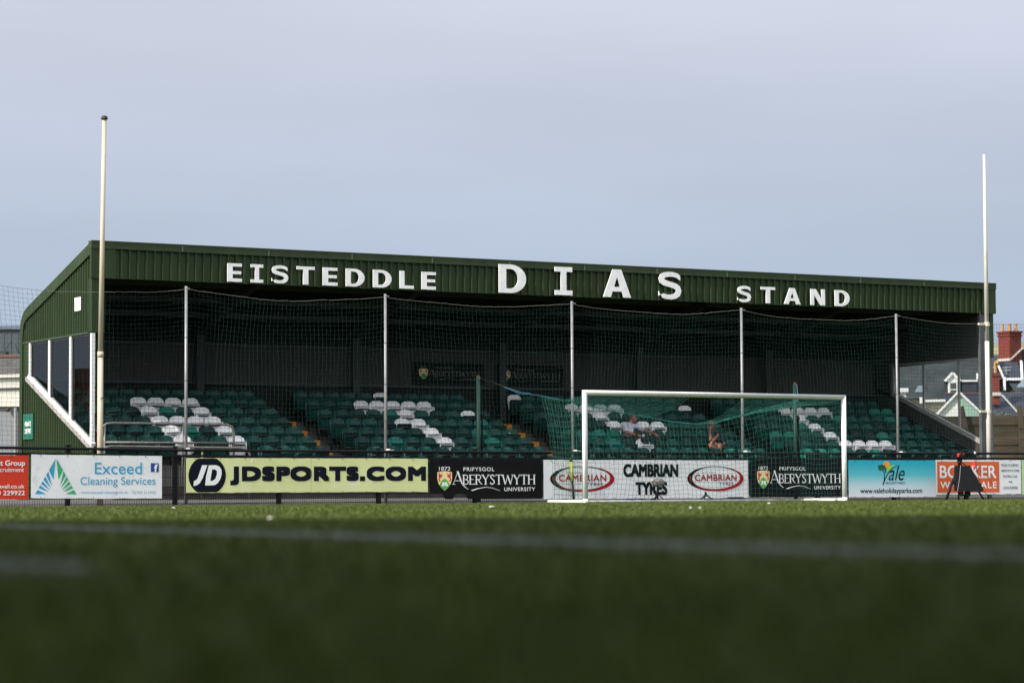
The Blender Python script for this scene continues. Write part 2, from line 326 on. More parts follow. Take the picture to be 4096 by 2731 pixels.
fas = part('fascia', corr(lambda s, o: (XL+.55+s, YF+.02-o), XR-XL-1.0, .205, RIB, lambda s: 5.21, lambda s: 5.90), green, stand)
part('flashing', MB().box(XL-.04, XR+.02, 5.935, 6.12, 5.885, 6.06).box(XL-.04, XR+.02, 5.925, 5.935, 6.035, 6.066), green_l, fas)
part('corner_panel', MB().box(XL-.03, XL+.56, 5.955, 6.06, 5.205, 5.884), green, fas); part('corner_panel', MB().box(XR-.46, XR+.015, 5.955, 6.06, 5.205, 5.884), green, fas)
mb = MB()
for k in range(12): mb.box(XL+2.2+k*2.2-.012, XL+2.2+k*2.2+.012, 5.931, 5.937, 5.90, 6.03)
part('flashing_joint', mb, M('streak', (.11,.12,.09), .7), fas)
# fascia lettering, cut-out white boards
def rect(a, b, c, d): return [(a,c),(b,c),(b,d),(a,d)]
def arc(cx, cz, rx, rz, a0, a1, n=14): return [(cx+rx*math.cos(R(a0+(a1-a0)*i/n)), cz+rz*math.sin(R(a0+(a1-a0)*i/n))) for i in range(n+1)]
def glyph(ch):
    """unit-box outlines (loops, first = outer)"""
    t, b = .23, .17
    if ch == 'E': return [[(0,0),(1,0),(1,b+.01),(.36,b+.01),(.36,.415),(.95,.415),(.95,.585),(.36,.585),(.36,1-b),(1,1-b),(1,1),(0,1)]]
    if ch == 'I': return [[(0,0),(1,0),(1,.17),(.66,.17),(.66,.83),(1,.83),(1,1),(0,1),(0,.83),(.34,.83),(.34,.17),(0,.17)]]
    if ch == 'T': return [[(.355,0),(.645,0),(.645,.83),(1,.83),(1,1),(0,1),(0,.83),(.355,.83)]]
    if ch == 'L': return [[(0,0),(1,0),(1,.18),(.33,.18),(.33,1),(0,1)]]
    if ch == 'D': return [[(0,0)]+arc(.42,.5,.58,.5,-90,90,18)+[(0,1)], [(.27,.16)]+arc(.42,.5,.28,.34,-90,90,14)+[(.27,.84)]]
    if ch == 'A': return [[(0,0),(.27,0),(.335,.205),(.665,.205),(.73,0),(1,0),(.655,1),(.345,1)], [(.39,.375),(.61,.375),(.5,.74)]]
    if ch == 'N': return [[(0,0),(.24,0),(.24,.64),(.68,0),(1,0),(1,1),(.76,1),(.76,.40),(.36,1),(0,1)]]
    if ch == 'S':
        cl = [(.93,.80),(.80,.875),(.64,.912),(.46,.915),(.30,.89),(.185,.83),(.148,.745),(.175,.66),(.27,.605),(.42,.565),(.58,.53),(.73,.485),(.83,.42),(.862,.315),(.825,.20),(.70,.12),(.53,.088),(.36,.092),(.20,.13),(.05,.205)]
        th = [.155,.165,.17,.175,.185,.205,.225,.225,.215,.2,.2,.215,.225,.23,.215,.19,.175,.17,.165,.155]
        Lp, Rp = [], []
        for i, (x, z) in enumerate(cl):
            a = cl[max(i-1,0)]; c = cl[min(i+1,len(cl)-1)]; dx, dz = c[0]-a[0], c[1]-a[1]; l = math.hypot(dx, dz)
            nx, nz = -dz/l*th[i]/2, dx/l*th[i]/2
            if i == 0 or i == len(cl)-1: nx, nz = (.0, .105) if i == 0 else (-.0, -.105); nx *= 1; 
            if i == 0: Lp.append((x+.0, z-.105)); Rp.append((x+.0, z+.075)); continue
            if i == len(cl)-1: Lp.append((x-.02, z+.09)); Rp.append((x-.02, z-.085)); continue
            Lp.append((x+nx, z+nz)); Rp.append((x-nx, z-nz))
        return [Rp[::1] + Lp[::-1]]
letter_m = M('letter_white', (.76,.76,.75), .55, .35, n=.05, ns=6, dirt=(.45,.44,.42), dirts=4, dirta=.3)
small = [('E',-6.162,-5.793),('I',-5.564,-5.244),('S',-5.039,-4.58),('T',-4.369,-3.896),('E',-3.682,-3.292),('D',-3.066,-2.565),('D',-2.332,-1.83),('L',-1.604,-1.219),('E',-.999,-.607),
         ('S',8.402,8.864),('T',9.173,9.636),('A',9.926,10.467),('N',10.802,11.281),('D',11.612,12.108)]
big = [('D',1.178,1.965),('I',2.806,3.321),('A',4.243,5.086),('S',5.912,6.657)]
screw_m = M('rusty_screw', (.18,.14,.11), .7)
for lst, z0, z1 in ((small, 5.24, 5.672), (big, 5.237, 5.95)):
    for ch, a, b in lst:
        o = part('letter', MB().plate([[(a+(b-a)*p[0], z0+(z1-z0)*p[1]) for p in lp] for lp in glyph(ch)], 5.892, .022), letter_m, stand)
        mb = MB()
        pts = {'E':[(.15,.08),(.15,.92),(.85,.92),(.7,.5),(.85,.08)],'I':[(.15,.08),(.85,.08),(.15,.92),(.85,.92)],'T':[(.1,.92),(.9,.92),(.5,.1)],'L':[(.16,.92),(.16,.1),(.9,.08)],'D':[(.12,.08),(.12,.92),(.86,.5)],'A':[(.12,.06),(.88,.06),(.5,.93)],'N':[(.1,.06),(.1,.93),(.9,.06),(.9,.93)],'S':[(.5,.91),(.5,.09),(.85,.3)]}[ch]
        for px, pz in pts: x = a+(b-a)*px; z = z0+(z1-z0)*pz; mb.cyl((x, 5.894, z), (x, 5.888, z), .008, .008, 6)
        part('screw', mb, screw_m, o)
# left gable
sill = lambda y: 1.40+(y-6.0)*.4045
verge_o = [(5.97,6.06),(10.30,4.845),(10.48,4.785),(10.62,4.715),(10.72,4.63),(10.80,4.52),(10.85,4.38),(10.88,4.15),(10.88,.16)]
verge_i = [(10.69,.16),(10.69,4.1),(10.66,4.28),(10.60,4.42),(10.5,4.50),(10.35,4.555),(5.97,5.79)]
part('verge_flashing', MB().plate([verge_o+verge_i], XL-.015, .04, 'x'), green_l, stand)
def roofz(y): return 6.02-(y-6)*.2815 if y < 10.42 else 4.776-(y-10.42)*.55
RIBG = [(0,0),(.085,0),(.10,.045),(.14,.045)]
gab = part('gable_cladding', corr(lambda s, o: (XL+.065-o, 6.06+s), 4.66, .16, RIBG, lambda s: 3.99, lambda s: roofz(6.06+s)-.1), green, stand)
part('gable_cladding', corr(lambda s, o: (XL+.065-o, 6.0+s), 4.72, .16, RIBG, lambda s: .16, lambda s: min(sill(6.0+s), 3.14)-.06), green, stand)
part('drip_trim', MB().box(XL-.0, XL+.09, 6.04, 10.72, 3.945, 3.99), M('dark_green_trim', (.03,.045,.03), .6), stand)
part('pier', MB().box(XL+.0, XL+.30, 5.99, 6.22, 3.96, 5.2), green, stand)
part('edge_trim', MB().box(XL+.02, XL+.06, 10.25, 10.69, 3.0, 3.945).box(XL+.03,XL+.06,10.6,10.69,.16,3.1), green, stand)
gwin = part('gable_window', MB().box(XL+.0, XL+.08, 5.99, 6.09, sill(6.0)-.02, 3.945).box(XL+.0, XL+.08, 10.15, 10.25, sill(10.2)-.02, 3.945)
            .box(XL+.005, XL+.08, 8.79, 8.90, sill(8.8)+.02, 3.945).box(XL+.005, XL+.08, 7.36, 7.47, sill(7.4)+.02, 3.945)
            .beam((XL+.04, 5.97, sill(5.97)+.01), (XL+.04, 10.30, sill(10.30)+.01), .08, .10, (1,0,0)), white_fr, stand)
part('window_sill', MB().beam((XL+.0, 5.95, sill(5.95)-.085), (XL+.0, 10.40, sill(10.40)-.085), .09, .07, (1,0,0)), M('sill_grey', (.26,.25,.245), .6, n=.2, ns=3, dirt=(.25,.16,.12), dirts=2, dirta=.6), gwin)
gl = glass('window_glass', (.55,.60,.60), 1.5, .55)
for a, b in ((6.09,7.34),(7.47,8.78),(8.90,10.15)):
    part('pane', MB().plate([[(a,sill(a)+.05),(b,sill(b)+.05),(b,3.945),(a,3.945)]], XL+.05, 0, 'x'), gl, gwin)
    part('gasket', MB().box(XL+.03,XL+.06,b-.03,b,sill(b)+.05,3.94).box(XL+.03,XL+.06,a,b,3.90,3.94), M('gasket', (.03,.03,.035), .6), gwin)
# right gable: steel-framed opening with clear glass
XI = 16.80
rs = lambda y: 1.60+(y-6.15)*.381
part('gable_wall', MB().plate([[(6.1,.16),(10.8,.16),(10.8,3.30),(10.0,rs(10.0)),(6.1,rs(6.1))]], XI, .36, 'x').plate([[(6.1,3.96),(10.1,3.90),(10.1,3.0),(10.8,3.2),(10.8,4.62),(6.1,5.93)]], XI, .36, 'x'), grey_in, stand)
part('wall_ribs', corr(lambda s, o: (XI-.004-o, 6.1+s), 3.9, .14, [(0,0),(.1,0),(.11,.012),(.135,.012)], lambda s: .3, lambda s: rs(6.1+s)-.02), grey_in, stand)
part('gable_trim', MB().plate([[(5.99,5.2),(5.99,6.05),(10.42,4.80),(10.88,4.4),(10.88,4.0),(10.6,3.98),(6.0,3.98)]], XR-.10, .04, 'x').box(XR-.18, XR-.06, 5.99, 6.2, 3.98, 5.2), green, stand)
rwin = part('gable_window', MB().beam((XI+.02, 6.1, rs(6.1)+.03), (XI+.02, 10.0, rs(10.0)+.03), .12, .10, (1,0,0)).box(XI-.03, XI+.08, 6.1, 10.05, 3.92, 3.97)
            .box(XI+.0,XI+.04,7.0,7.07,rs(7.0),3.93).box(XI+.0,XI+.04,8.56,8.63,rs(8.6),3.93).box(XI,XI+.07,9.95,10.05,rs(9.9),3.93), M('aluminium', (.30,.29,.28), .5, .4, n=.1, ns=4), stand)
for a, b in ((6.1,7.0),(7.07,8.56),(8.63,9.95)):
    part('pane', MB().plate([[(a,rs(a)+.08),(b,rs(b)+.08),(b,3.93),(a,3.93)]], XI+.04, 0, 'x'), glass('clear_glass', (.72,.76,.77), 1.35), rwin)
part('handrail', MB().tube([(XI-.06,6.2,1.30),(XI-.06,8.6,2.15),(XI-.06,10.3,2.8)], .025).cyl((XI-.06,7.5,1.75),(XI,7.5,1.75),.02), steel_d, stand)
part('roof_column', MB().box(16.74,16.77,6.0,6.1,.16,5.3).box(16.77,17.12,6.03,6.07,.16,5.3).box(17.12,17.15,6.0,6.1,.16,5.3), M('end_column', (.075,.08,.085), .6, .3, n=.25, ns=3), stand)
# roof, frames, back wall
roof_p = [(6.0,6.02),(10.42,4.77),(10.62,4.70),(10.76,4.58),(10.84,4.4),(10.85,4.1),(10.85,.16)]
mb = MB()
vs = [(x, y, z) for x in (XL+.02, XR-.05) for y, z in roof_p]; k = len(roof_p)
mb.add(vs, [(i, i+1, k+i+1, k+i) for i in range(k-1)]); part('roof', mb, M('roof_sheet', (.03,.05,.025), .7), stand)
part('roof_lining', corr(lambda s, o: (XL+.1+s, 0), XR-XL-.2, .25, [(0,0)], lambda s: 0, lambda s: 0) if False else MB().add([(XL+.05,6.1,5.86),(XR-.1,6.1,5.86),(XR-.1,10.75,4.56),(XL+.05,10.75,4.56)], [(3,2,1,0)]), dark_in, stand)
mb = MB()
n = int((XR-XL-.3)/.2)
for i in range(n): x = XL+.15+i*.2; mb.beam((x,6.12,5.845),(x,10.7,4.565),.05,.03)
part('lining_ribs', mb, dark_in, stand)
FR = [-9.3+4.4*i for i in range(7)]
for x in FR:
    part('rafter', MB().beam((x,6.1,5.66),(x,10.6,4.40),.16,.30), steel_i, stand)
    if -9.2 < x < 17: part('portal_column', MB().box(x-.1,x+.1,10.44,10.50,2.2,4.42).box(x-.015,x+.015,10.50,10.62,2.2,4.42), steel_i, stand)
mb = MB()
for y in (7.6,8.6,9.6): z = 6.0-(y-6)*.2815-.19; mb.box(XL+.1,XR-.3,y-.03,y+.03,z-.14,z-.02)
part('purlin', mb, steel_d, stand)
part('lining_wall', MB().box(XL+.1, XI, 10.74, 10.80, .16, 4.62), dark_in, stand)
part('wall_panel', corr(lambda s, o: (XL+.12+s, 10.735-o), XI-XL-.2, .19, [(0,0),(.14,0),(.15,.012),(.18,.012)], lambda s: 3.12, lambda s: 4.03), grey_in, stand)
part('wall_rail', MB().box(XL+.1,XI,10.66,10.72,4.03,4.10).box(XL+.1,XI,10.66,10.72,3.05,3.12), steel_d, stand)
# terrace
T = lambda k: .33+.25*k
RY = lambda k: 5.45+.7*k
aisles = [(-3.46,-2.42),(2.65,3.92),(9.46,10.53)]
mb = MB()
for k in range(8): mb.box(XL+.06, XI-.01, RY(k)-.55, 10.73 if k == 7 else RY(k)+.15, .12, T(k))
part('terrace_step', mb, conc, stand)
part('terrace_wall', MB().box(XL+.05, XI+.3, 4.78, 4.9, .1, .36), M('terrace_wall', (.045,.042,.04), .9, n=.3, ns=6, bump=.3), stand)
yel = M('yellow_step_paint', (.45,.17,.015), .7, n=.15, ns=9, dirt=(.2,.09,.02), dirts=9, dirta=.5)
for a, b in aisles:
    for k in range(0, 8):
        if k: part('aisle_step', MB().box(a, b, RY(k)-.85, RY(k)-.55, T(k)-.25, T(k)-.12), conc, stand)
        part('step_nosing', MB().box(a+.02, b-.14, RY(k)-.575, RY(k)-.55, T(k)-.15, T(k)+.012), yel, stand)
part('platform', MB().box(XL+.08, -5.35, 4.92, RY(2)-.56, .16, .62), conc, stand)
part('corner_column', MB().box(XL+.20,XL+.28,6.0,6.12,.16,3.96), M('column_grey', (.06,.065,.07), .6), stand)
# =================================================================== SEATS
seat_g = [M('seat_green', (.0045,.046,.038), .42, .22, rand=.2, n=.1, ns=5, dirt=(.016,.062,.05), dirts=6, dirta=.5), M('seat_dark_green', (.003,.028,.024), .45, .2, rand=.2, n=.12, ns=5, dirt=(.011,.042,.034), dirts=6, dirta=.5), M('seat_faded_green', (.01,.135,.10), .45, .25, rand=.15, n=.12, ns=5)]
seat_w = M('seat_white', (.74,.74,.73), .42, .4, rand=.05, n=.05, ns=5, dirt=(.6,.58,.55), dirts=5, dirta=.3)
brk = M('seat_bracket', (.012,.014,.014), .6)
def seat_meshes():
    # origin: on the tread below the backrest; top of the backrest at z = .82
    def shell(w, z0, z1, rad, yfn, th, nx=9, nz=9):
        vs = []
        for side in (0, 1):
            for j in range(nz):
                for i in range(nx):
                    u = -1+2*i/(nx-1); z = z0+(z1-z0)*j/(nz-1); hw = w/2
                    if z > z1-rad: hw = w/2-rad+math.sqrt(max(0, rad**2-(z-(z1-rad))**2))
                    vs.append((u*hw, yfn(u, z)+(th if side else 0), z))
        m = nx*nz; fs = []
        for j in range(nz-1):
            for i in range(nx-1):
                a = j*nx+i; fs.append((a, a+1, a+nx+1, a+nx)); fs.append((m+a, m+a+nx, m+a+nx+1, m+a+1))
        ring = [i for i in range(nx)]+[j*nx+nx-1 for j in range(1, nz)]+[(nz-1)*nx+i for i in range(nx-2, -1, -1)]+[j*nx for j in range(nz-2, 0, -1)]
        for a, b in zip(ring, ring[1:]+ring[:1]): fs.append((a, m+a, m+b, b))
        return vs, fs
    b = MB(); b.add(*shell(.425, .42, .82, .11, lambda u, z: .02-(.82-z)*.20-.05*u*u, .018))
    s = MB(); s.add(*shell(.40, .31, .675, .05, lambda u, z: -.115-(z-.31)*.30-.02*u*u, .03, 7, 7)); s.box(-.185,.185,-.255,-.215,.645,.672); s.box(-.2,-.188,-.245,-.2,.40,.665); s.box(.188,.2,-.245,-.2,.40,.665)
    k = MB(); k.box(-.19,-.165,-.09,.06,.02,.45).box(.165,.19,-.09,.06,.02,.45).box(-.19,.19,-.1,-.06,.29,.33).box(-.19,.19,-.02,.0,.44,.50).box(-.17,.17,-.195,-.175,.585,.615)
    return b, s, k
sb, ss, sk = seat_meshes()
def mk(name, mb, mat):
    me = mb.mesh(name); me.materials.append(mat); me.polygons.foreach_set('use_smooth', [True]*len(me.polygons)); 
    return me
MESH = {}
for kname, mt in (('green', seat_g[0]), ('dark green', seat_g[1]), ('faded green', seat_g[2]), ('white', seat_w)):
    MESH[kname] = (mk('backrest', sb, mt), mk('seat_pan', ss, mt))
MESH['brk'] = mk('bracket', sk, brk)
blocks = [('left block', [-3.70-.4585*i for i in range(11,-1,-1)]), ('second block', [-2.18+.4585*i for i in range(11)]), ('third block', [4.16+.4585*i for i in range(12)]), ('right block', [10.77+.4585*i for i in range(13)])]
white = [(6,-6.9),(6,-6.45),(6,-6.0),(6,-5.53),(5,-6.9),(5,-5.52),(4,-6.89),(4,-6.45),(4,-5.98),(4,-5.52),(3,-6.89),(3,-5.52),(2,-6.89),(2,-5.52),
         (7,.13),(7,4.14),(6,-.81),(6,-.35),(6,.11),(6,.57),(6,1.03),(5,.11),(5,1.95),(4,-.35),(4,.1),(3,.1),(2,.1),
         (6,5.53),(6,6.0),(6,6.45),(6,6.9),(6,9.2),(5,6.0),(4,6.0),(4,6.9),(4,7.37),(2,6.0),
         (6,12.6),(6,13.06),(6,13.52),(6,13.98),(5,12.6),(4,12.6),(3,12.6),(2,12.6),(2,13.06),(2,13.52),(2,13.98)]
# row 2 of the third block sits one seat right of the row behind: measured (2, 5.99)
greenpan = [(7,.13),(7,4.14),(5,1.95),(4,-.35),(6,9.2)]
faded = [(3,1.5),(2,1.49),(5,-.35),(3,5.08),(3,5.54),(2,5.08),(3,4.62),(2,8.3),(3,10.77),(3,11.23),(4,12.14),(5,14.0),(1,10.77),(1,11.23),(1,11.69),(3,14.44),(1,8.3),(1,8.75)]
ordn = ['first','second','third','fourth','fifth','sixth','seventh','eighth','ninth','tenth','eleventh','twelfth','thirteenth']
rown = ['front row','second row','third row','fourth row','fifth row','sixth row','seventh row','back row']
def near(lst, k, x): return any(r == k and abs(x-a) < .15 for r, a in lst)
SEAT0 = {}
rest = MB(); restm = MB()
for bi, (bn, xs) in enumerate(blocks):
    for k in range(8):
        for ci, x in enumerate(xs):
            if bi == 0 and k < 2 and x < -5.2: continue
            kind = 'white' if near(white, k, x) else 'faded green' if near(faded, k, x) else random.choices(['green','dark green','faded green'], [.62,.34,.04])[0]
            if kind != 'white' and (k == 7 or (k == 0 and bi in (1, 2))):
                for mbx in (sb, ss): rest.add([(vx+x, vy+RY(k), vz+T(k)) for vx, vy, vz in mbx.v], mbx.f)
                continue
            p = (x, RY(k), T(k)); lb = f"{kind} tip-up seat, {rown[k]}, {ordn[ci]} from the left in the {bn}"
            rzj = random.uniform(-.012, .012)
            if kind not in SEAT0:
                o = thing('stadium_seat', lb, 'seat', p, rzj, 'tip-up seats on the terrace')
                for nm, me in (('backrest', MESH[kind][0]), ('seat_pan', MESH[kind][1]), ('bracket', MESH['brk'])):
                    part(nm, me, None, o, local=True)
                SEAT0[kind] = o; continue
            src = SEAT0[kind]; o = src.copy(); COL.objects.link(o); o.location = p; o.rotation_euler = (0, 0, rzj); o['label'] = lb
            for ch in src.children:
                c = ch.copy(); COL.objects.link(c); c.parent = o
                if ch.name.startswith('seat_pan') and kind == 'white' and near(greenpan, k, x): c.data = MESH['dark green'][1]
                if ch.name.startswith('seat_pan'): c.rotation_euler = (random.uniform(-.09, .03), random.uniform(-.025, .025), 0); c.location = (0, 0, random.uniform(-.008, .008))
for (k, x), lbl in (((3, 2.406), 'sticker'), ((1, 4.618), 'seat_number')):
    st_ = min((o for o in COL.objects if o.get('category') == 'seat' and o.name.startswith('stadium_seat') and abs(o.location.y-RY(k)) < .1), key=lambda o: abs(o.location.x-x)); px = st_.location
    part(lbl, MB().plate([[(px.x-.02, px.z+.70),(px.x+.0, px.z+.665),(px.x+.025, px.z+.70),(px.x+.012, px.z+.72),(px.x-.008, px.z+.72)]], px.y+.02-.125*.20-.004, .002), M('sticker_white', (.6,.6,.6), .5), None).parent = st_
    c_ = st_.children[-1] if st_.children[-1].name.startswith(lbl) else [q for q in st_.children if q.name.startswith(lbl)][0]; c_.data.transform(Matrix.Translation(-px))
o = part('seat_rows', rest, seat_g[0], smooth=True); tag(o, 'remaining green tip-up seats of the dark back row and the hidden front row', 'seats', kind='stuff')
# =================================================================== RAILINGS before the stand
galv = M('galvanised_tube', (.15,.145,.135), .5, .5, metal=.3, n=.25, ns=9, dirt=(.16,.12,.09), dirts=7, dirta=.6)
t = thing('tube_barrier', 'tall galvanised tube barrier with rounded corner in front of the left seat block', 'barrier', (-8, 5.0, .62))
part('frame', MB().tube([(-9.75,4.9,1.68),(-9.54,4.9,1.845),(-9.4,4.9,1.86),(-6.62,4.9,1.855),(-6.48,4.9,1.80),(-6.44,4.9,1.66),(-6.44,4.9,.6)], .028), galv, t, True)
part('rail', MB().tube([(-9.6,4.9,1.43),(-6.44,4.9,1.425)], .026), galv, t, True)
for x in (-8.9,-7.7): part('upright', MB().cyl((x,4.9,.62),(x,4.9,1.85),.024), galv, t, True) if x > -7.75 else part('upright', MB().cyl((-9.58,4.9,.62),(-9.58,4.9,1.80),.024), galv, t, True)
t = thing('tube_barrier', 'low galvanised tube barrier running just above the black pitch rail', 'barrier', (-8, 4.6, .16))
part('frame', MB().tube([(-9.75,4.6,.16),(-9.75,4.6,1.22),(-9.68,4.6,1.31),(-9.55,4.6,1.335),(-6.4,4.6,1.31),(-6.22,4.6,1.26),(-6.17,4.6,1.15),(-6.17,4.6,.16)], .027), galv, t, True)
for x in (-7.35,): part('upright', MB().cyl((x,4.6,.16),(x,4.6,1.31),.024), galv, t, True)
A, B = [], []
for i in range(70): x = -9.7+i*.05; A.append((x,4.6,.45)); B.append((x,4.6,.9))
for i in range(10): z = .45+i*.05; A.append((-9.7,4.6,z)); B.append((-6.2,4.6,z))
part('mesh_infill', strands('mesh_infill', A, B, .005), M('bright_zinc', (.15,.155,.15), .6), t)
for x, z0 in ((-8.35,.30),(-5.35,.30)):
    pass
# =================================================================== PITCH FENCE
black_p = M('black_paint', (.006,.006,.007), .5, .15, n=.2, ns=8)
def rz_(x): return np.interp(x, [-16,-12.7,-8.7,-3,0,8,15.5,20], [1.27,1.258,1.22,1.205,1.2,1.205,1.231,1.235])
def r2_(x): return np.interp(x, [-16,-12,-8.7,-3,3,8,13,20], [1.13,1.118,1.085,1.05,1.05,1.06,1.08,1.085])
fence = thing('perimeter_fence', 'low black steel perimeter fence with mesh panels behind the goal', 'fence', (2, 2.9, 0))
xs = list(np.arange(-16, 19.1, .5))
part('rail', MB().tube([(x,2.9,float(rz_(x))) for x in xs], .032), black_p, fence, True)
mb = MB()
for a, b in zip(xs, xs[1:]): mb.beam((a,2.9,float(r2_(a))+.012),(b,2.9,float(r2_(b))+.012),.05,.05)
part('mesh_rail', mb, black_p, fence)
posts = [-16.1,-13.63,-11.16,-8.7,-6.21,-3.71,-1.19,1.28,3.79,6.23,8.73,11.18,13.57,16.05,18.5]
for x in posts: part('post', MB().box(x-.045,x+.045,2.90,2.99,0,float(rz_(x))+.085), black_p, fence)
wire = M('black_wire', (.008,.008,.009), .6, .1)
for a, b in zip(posts, posts[1:]):
    A, B = [], []; n = int((b-a-.1)/.055)
    for i in range(n): x = a+.07+i*.055; A.append((x,2.905,.02)); B.append((x,2.905,float(r2_(x))))
    for z in (.06,.24,.26,.42,.62,.82,.98): A.append((a,2.898,z)); B.append((b,2.898,z))
    part('mesh_panel', strands('mesh_panel', A, B, .0045), wire, fence)
# =================================================================== BANNERS
YBN = 2.86
class Banner:
    def __init__(s, label, x0, x1, z0, z1, mat, outline=None, seed=0, tiltz=0, name='advertising_banner', Y=YBN, back=False, flat=False):
        s.x0, s.x1, s.z0, s.z1, s.Y, s.tz = x0, x1, z0, z1, Y, tiltz; rr = random.Random(seed)
        a = [(rr.uniform(1, 2.6), rr.uniform(.5, 2), rr.uniform(0, 6.3), rr.uniform(.001, .002)*(0.25 if flat else 1)) for _ in range(4)]
        s.fn = (lambda x, z: sum(d*math.sin(p*x+q*z+r) for p, q, r, d in a)) if not back else (lambda x, z: 0)
        s.t = thing(name, label, 'banner', ((x0+x1)/2, Y, z0), 0, 'advertising banners along the pitch fence' if not back else None)
        mb = MB()
        if outline:
            nx, nz = 60, 8       # torn hem: outline gives the hem height along the width
            for yy in (0, .004):
                vs = []
                for j in range(nz+1):
                    for i in range(nx+1):
                        u = i/nx; vb = float(np.interp(u, [p[0] for p in outline], [p[1] for p in outline])); x, z = s.P(u, vb*(1-j/nz)); vs.append((x, Y+s.fn(x, z)+yy, z))
                mb.add(vs, [(j*(nx+1)+i, j*(nx+1)+i+1, (j+1)*(nx+1)+i+1, (j+1)*(nx+1)+i) for j in range(nz) for i in range(nx)])
        else:
            nx, nz = max(6, int((x1-x0)/.12)), 8; hem = [rr.uniform(-.006,.006) for _ in range(nx+1)]
            for yy in (0, .004):
                vs = []
                for j in range(nz+1):
                    for i in range(nx+1):
                        x, z = s.P(i/nx, 1-j/nz); z += hem[i]*(1 if j == 0 else .5 if j == nz else 0); vs.append((x, Y+s.fn(x, z)+yy, z))
                mb.add(vs, [(j*(nx+1)+i, j*(nx+1)+i+1, (j+1)*(nx+1)+i+1, (j+1)*(nx+1)+i) for j in range(nz) for i in range(nx)])
        s.sheet = part('banner_sheet', mb, mat, s.t, True)
        if not back:
            n = max(3, int((x1-x0)/.56)); tie = M('cable_tie', (.006,.006,.006), .6, .1)
            for i in range(n):
                for v in (.03, .955):
                    if v > .9 and outline: continue
                    u = (i+.35)/n; x, z = s.P(u, v); y = Y+s.fn(x, z)-.006
                    zz = z+.07 if v < .5 else z-.045
                    part('cable_tie', MB().cyl((x, y, z-.012), (x+.012, y+.02, zz), .006, .005, 5), tie, s.t)
    def P(s, u, v): return (s.x0+u*(s.x1-s.x0), s.z1+v*(s.z0-s.z1)+(u*s.tz))
    def text(s, st, u0, v0, u1, v1, mat, bold=0., shear=0, d=.003, name='lettering', spacing=1.):
        a = s.P(u0, v1); b = s.P(u1, v0)
        me = text_mesh(st, a[0], b[0], a[1], b[1], s.Y-d, bold, shear, s.fn, spacing); return part(name, me, mat, s.t)
    def shape(s, name, polys, mat, d=.003):
        mb = MB()
        for loops in polys:
            mb.plate([[s.P(*p) for p in lp] for lp in loops], s.Y-d, 0, fn=s.fn)
        return part(name, mb, mat, s.t)
def vinyl(name, col, dirt=None, da=.35, rough=.5): return M(name, col, rough, .2, n=.05, ns=2, dirt=dirt or tuple(c*.7 for c in col), dirts=4, dirta=min(1, da*1.6), bump=.25, bs=2.5)
ink_w = M('ink_white', (.72,.72,.72), .5); ink_k = M('ink_black', (.007,.007,.008), .6, .08); ink_navy = M('ink_navy', (.005,.007,.013), .6, .08)
# red
b = Banner('red banner with white lettering cut off by the left edge', -15.07, -12.07, .168, 1.093, vinyl('banner_red', (.52,.035,.015)), seed=1)
b.text('nt Group', .77, .11, .975, .27, ink_w, .02); b.text('Recruitment', .745, .275, .968, .375, ink_w, .005); b.text('travail.co.uk', .755, .66, .972, .75, ink_w, .02); b.text('0 229922', .775, .80, .975, .905, ink_w, .02)
# exceed
b = Banner('white banner for a cleaning company with a blue and green triangle logo', -12.006, -9.039, .19, 1.115, vinyl('banner_white', (.68,.69,.70), (.45,.45,.46), .35), seed=2, tiltz=-.025)
cy = M('ink_cyan', (.02,.28,.48), .5); gn = M('ink_green', (.02,.33,.12), .5); blu = M('ink_blue', (.015,.05,.22), .5)
b.text('Exceed', .48, .16, .843, .44, cy, .008, spacing=1.02); b.text('Cleaning Services', .37, .49, .95, .745, cy, .004); b.text('www.exceed-cleaning.co.uk', .373, .82, .735, .91, cy, -.004); b.text('01970 211970', .773, .825, .949, .893, cy, -.002)
b.shape('social_icon', [[rect(.912,.975,.167,.377)]], blu); b.text('f', .938, .195, .965, .377, ink_w, .05, d=.0055)
ap, lf, rt, ce = (.185,.07), (.03,.905), (.34,.905), (.185,.93)
def lerp(a, c, q): return (a[0]+(c[0]-a[0])*q, a[1]+(c[1]-a[1])*q)
segs = [(.02,.34),(.37,.48),(.515,.605),(.64,.72),(.755,.835),(.88,1.0)]
inner = [.53,.42,.4,.4,.42,.5]
for end, c1, c2, sg in ((lf, cy, gn, -1), (rt, gn, cy, 1)):
    main, edge = [], []
    for (q0, q1), w in zip(segs, inner):
        p0, p1 = lerp(ap, end, q0), lerp(ap, end, q1); m_ = lerp(lerp(p0, p1, .65), ce, 1-w)
        main.append([[p0, p1, m_]])
        if q0 < .6: edge.append([[p0, p1, lerp(p1, (ce[0], p1[1]), .12 if q0 < .1 else .08)]])
    b.shape('logo', main, c1); b.shape('logo_edge', edge, c2, .0045)
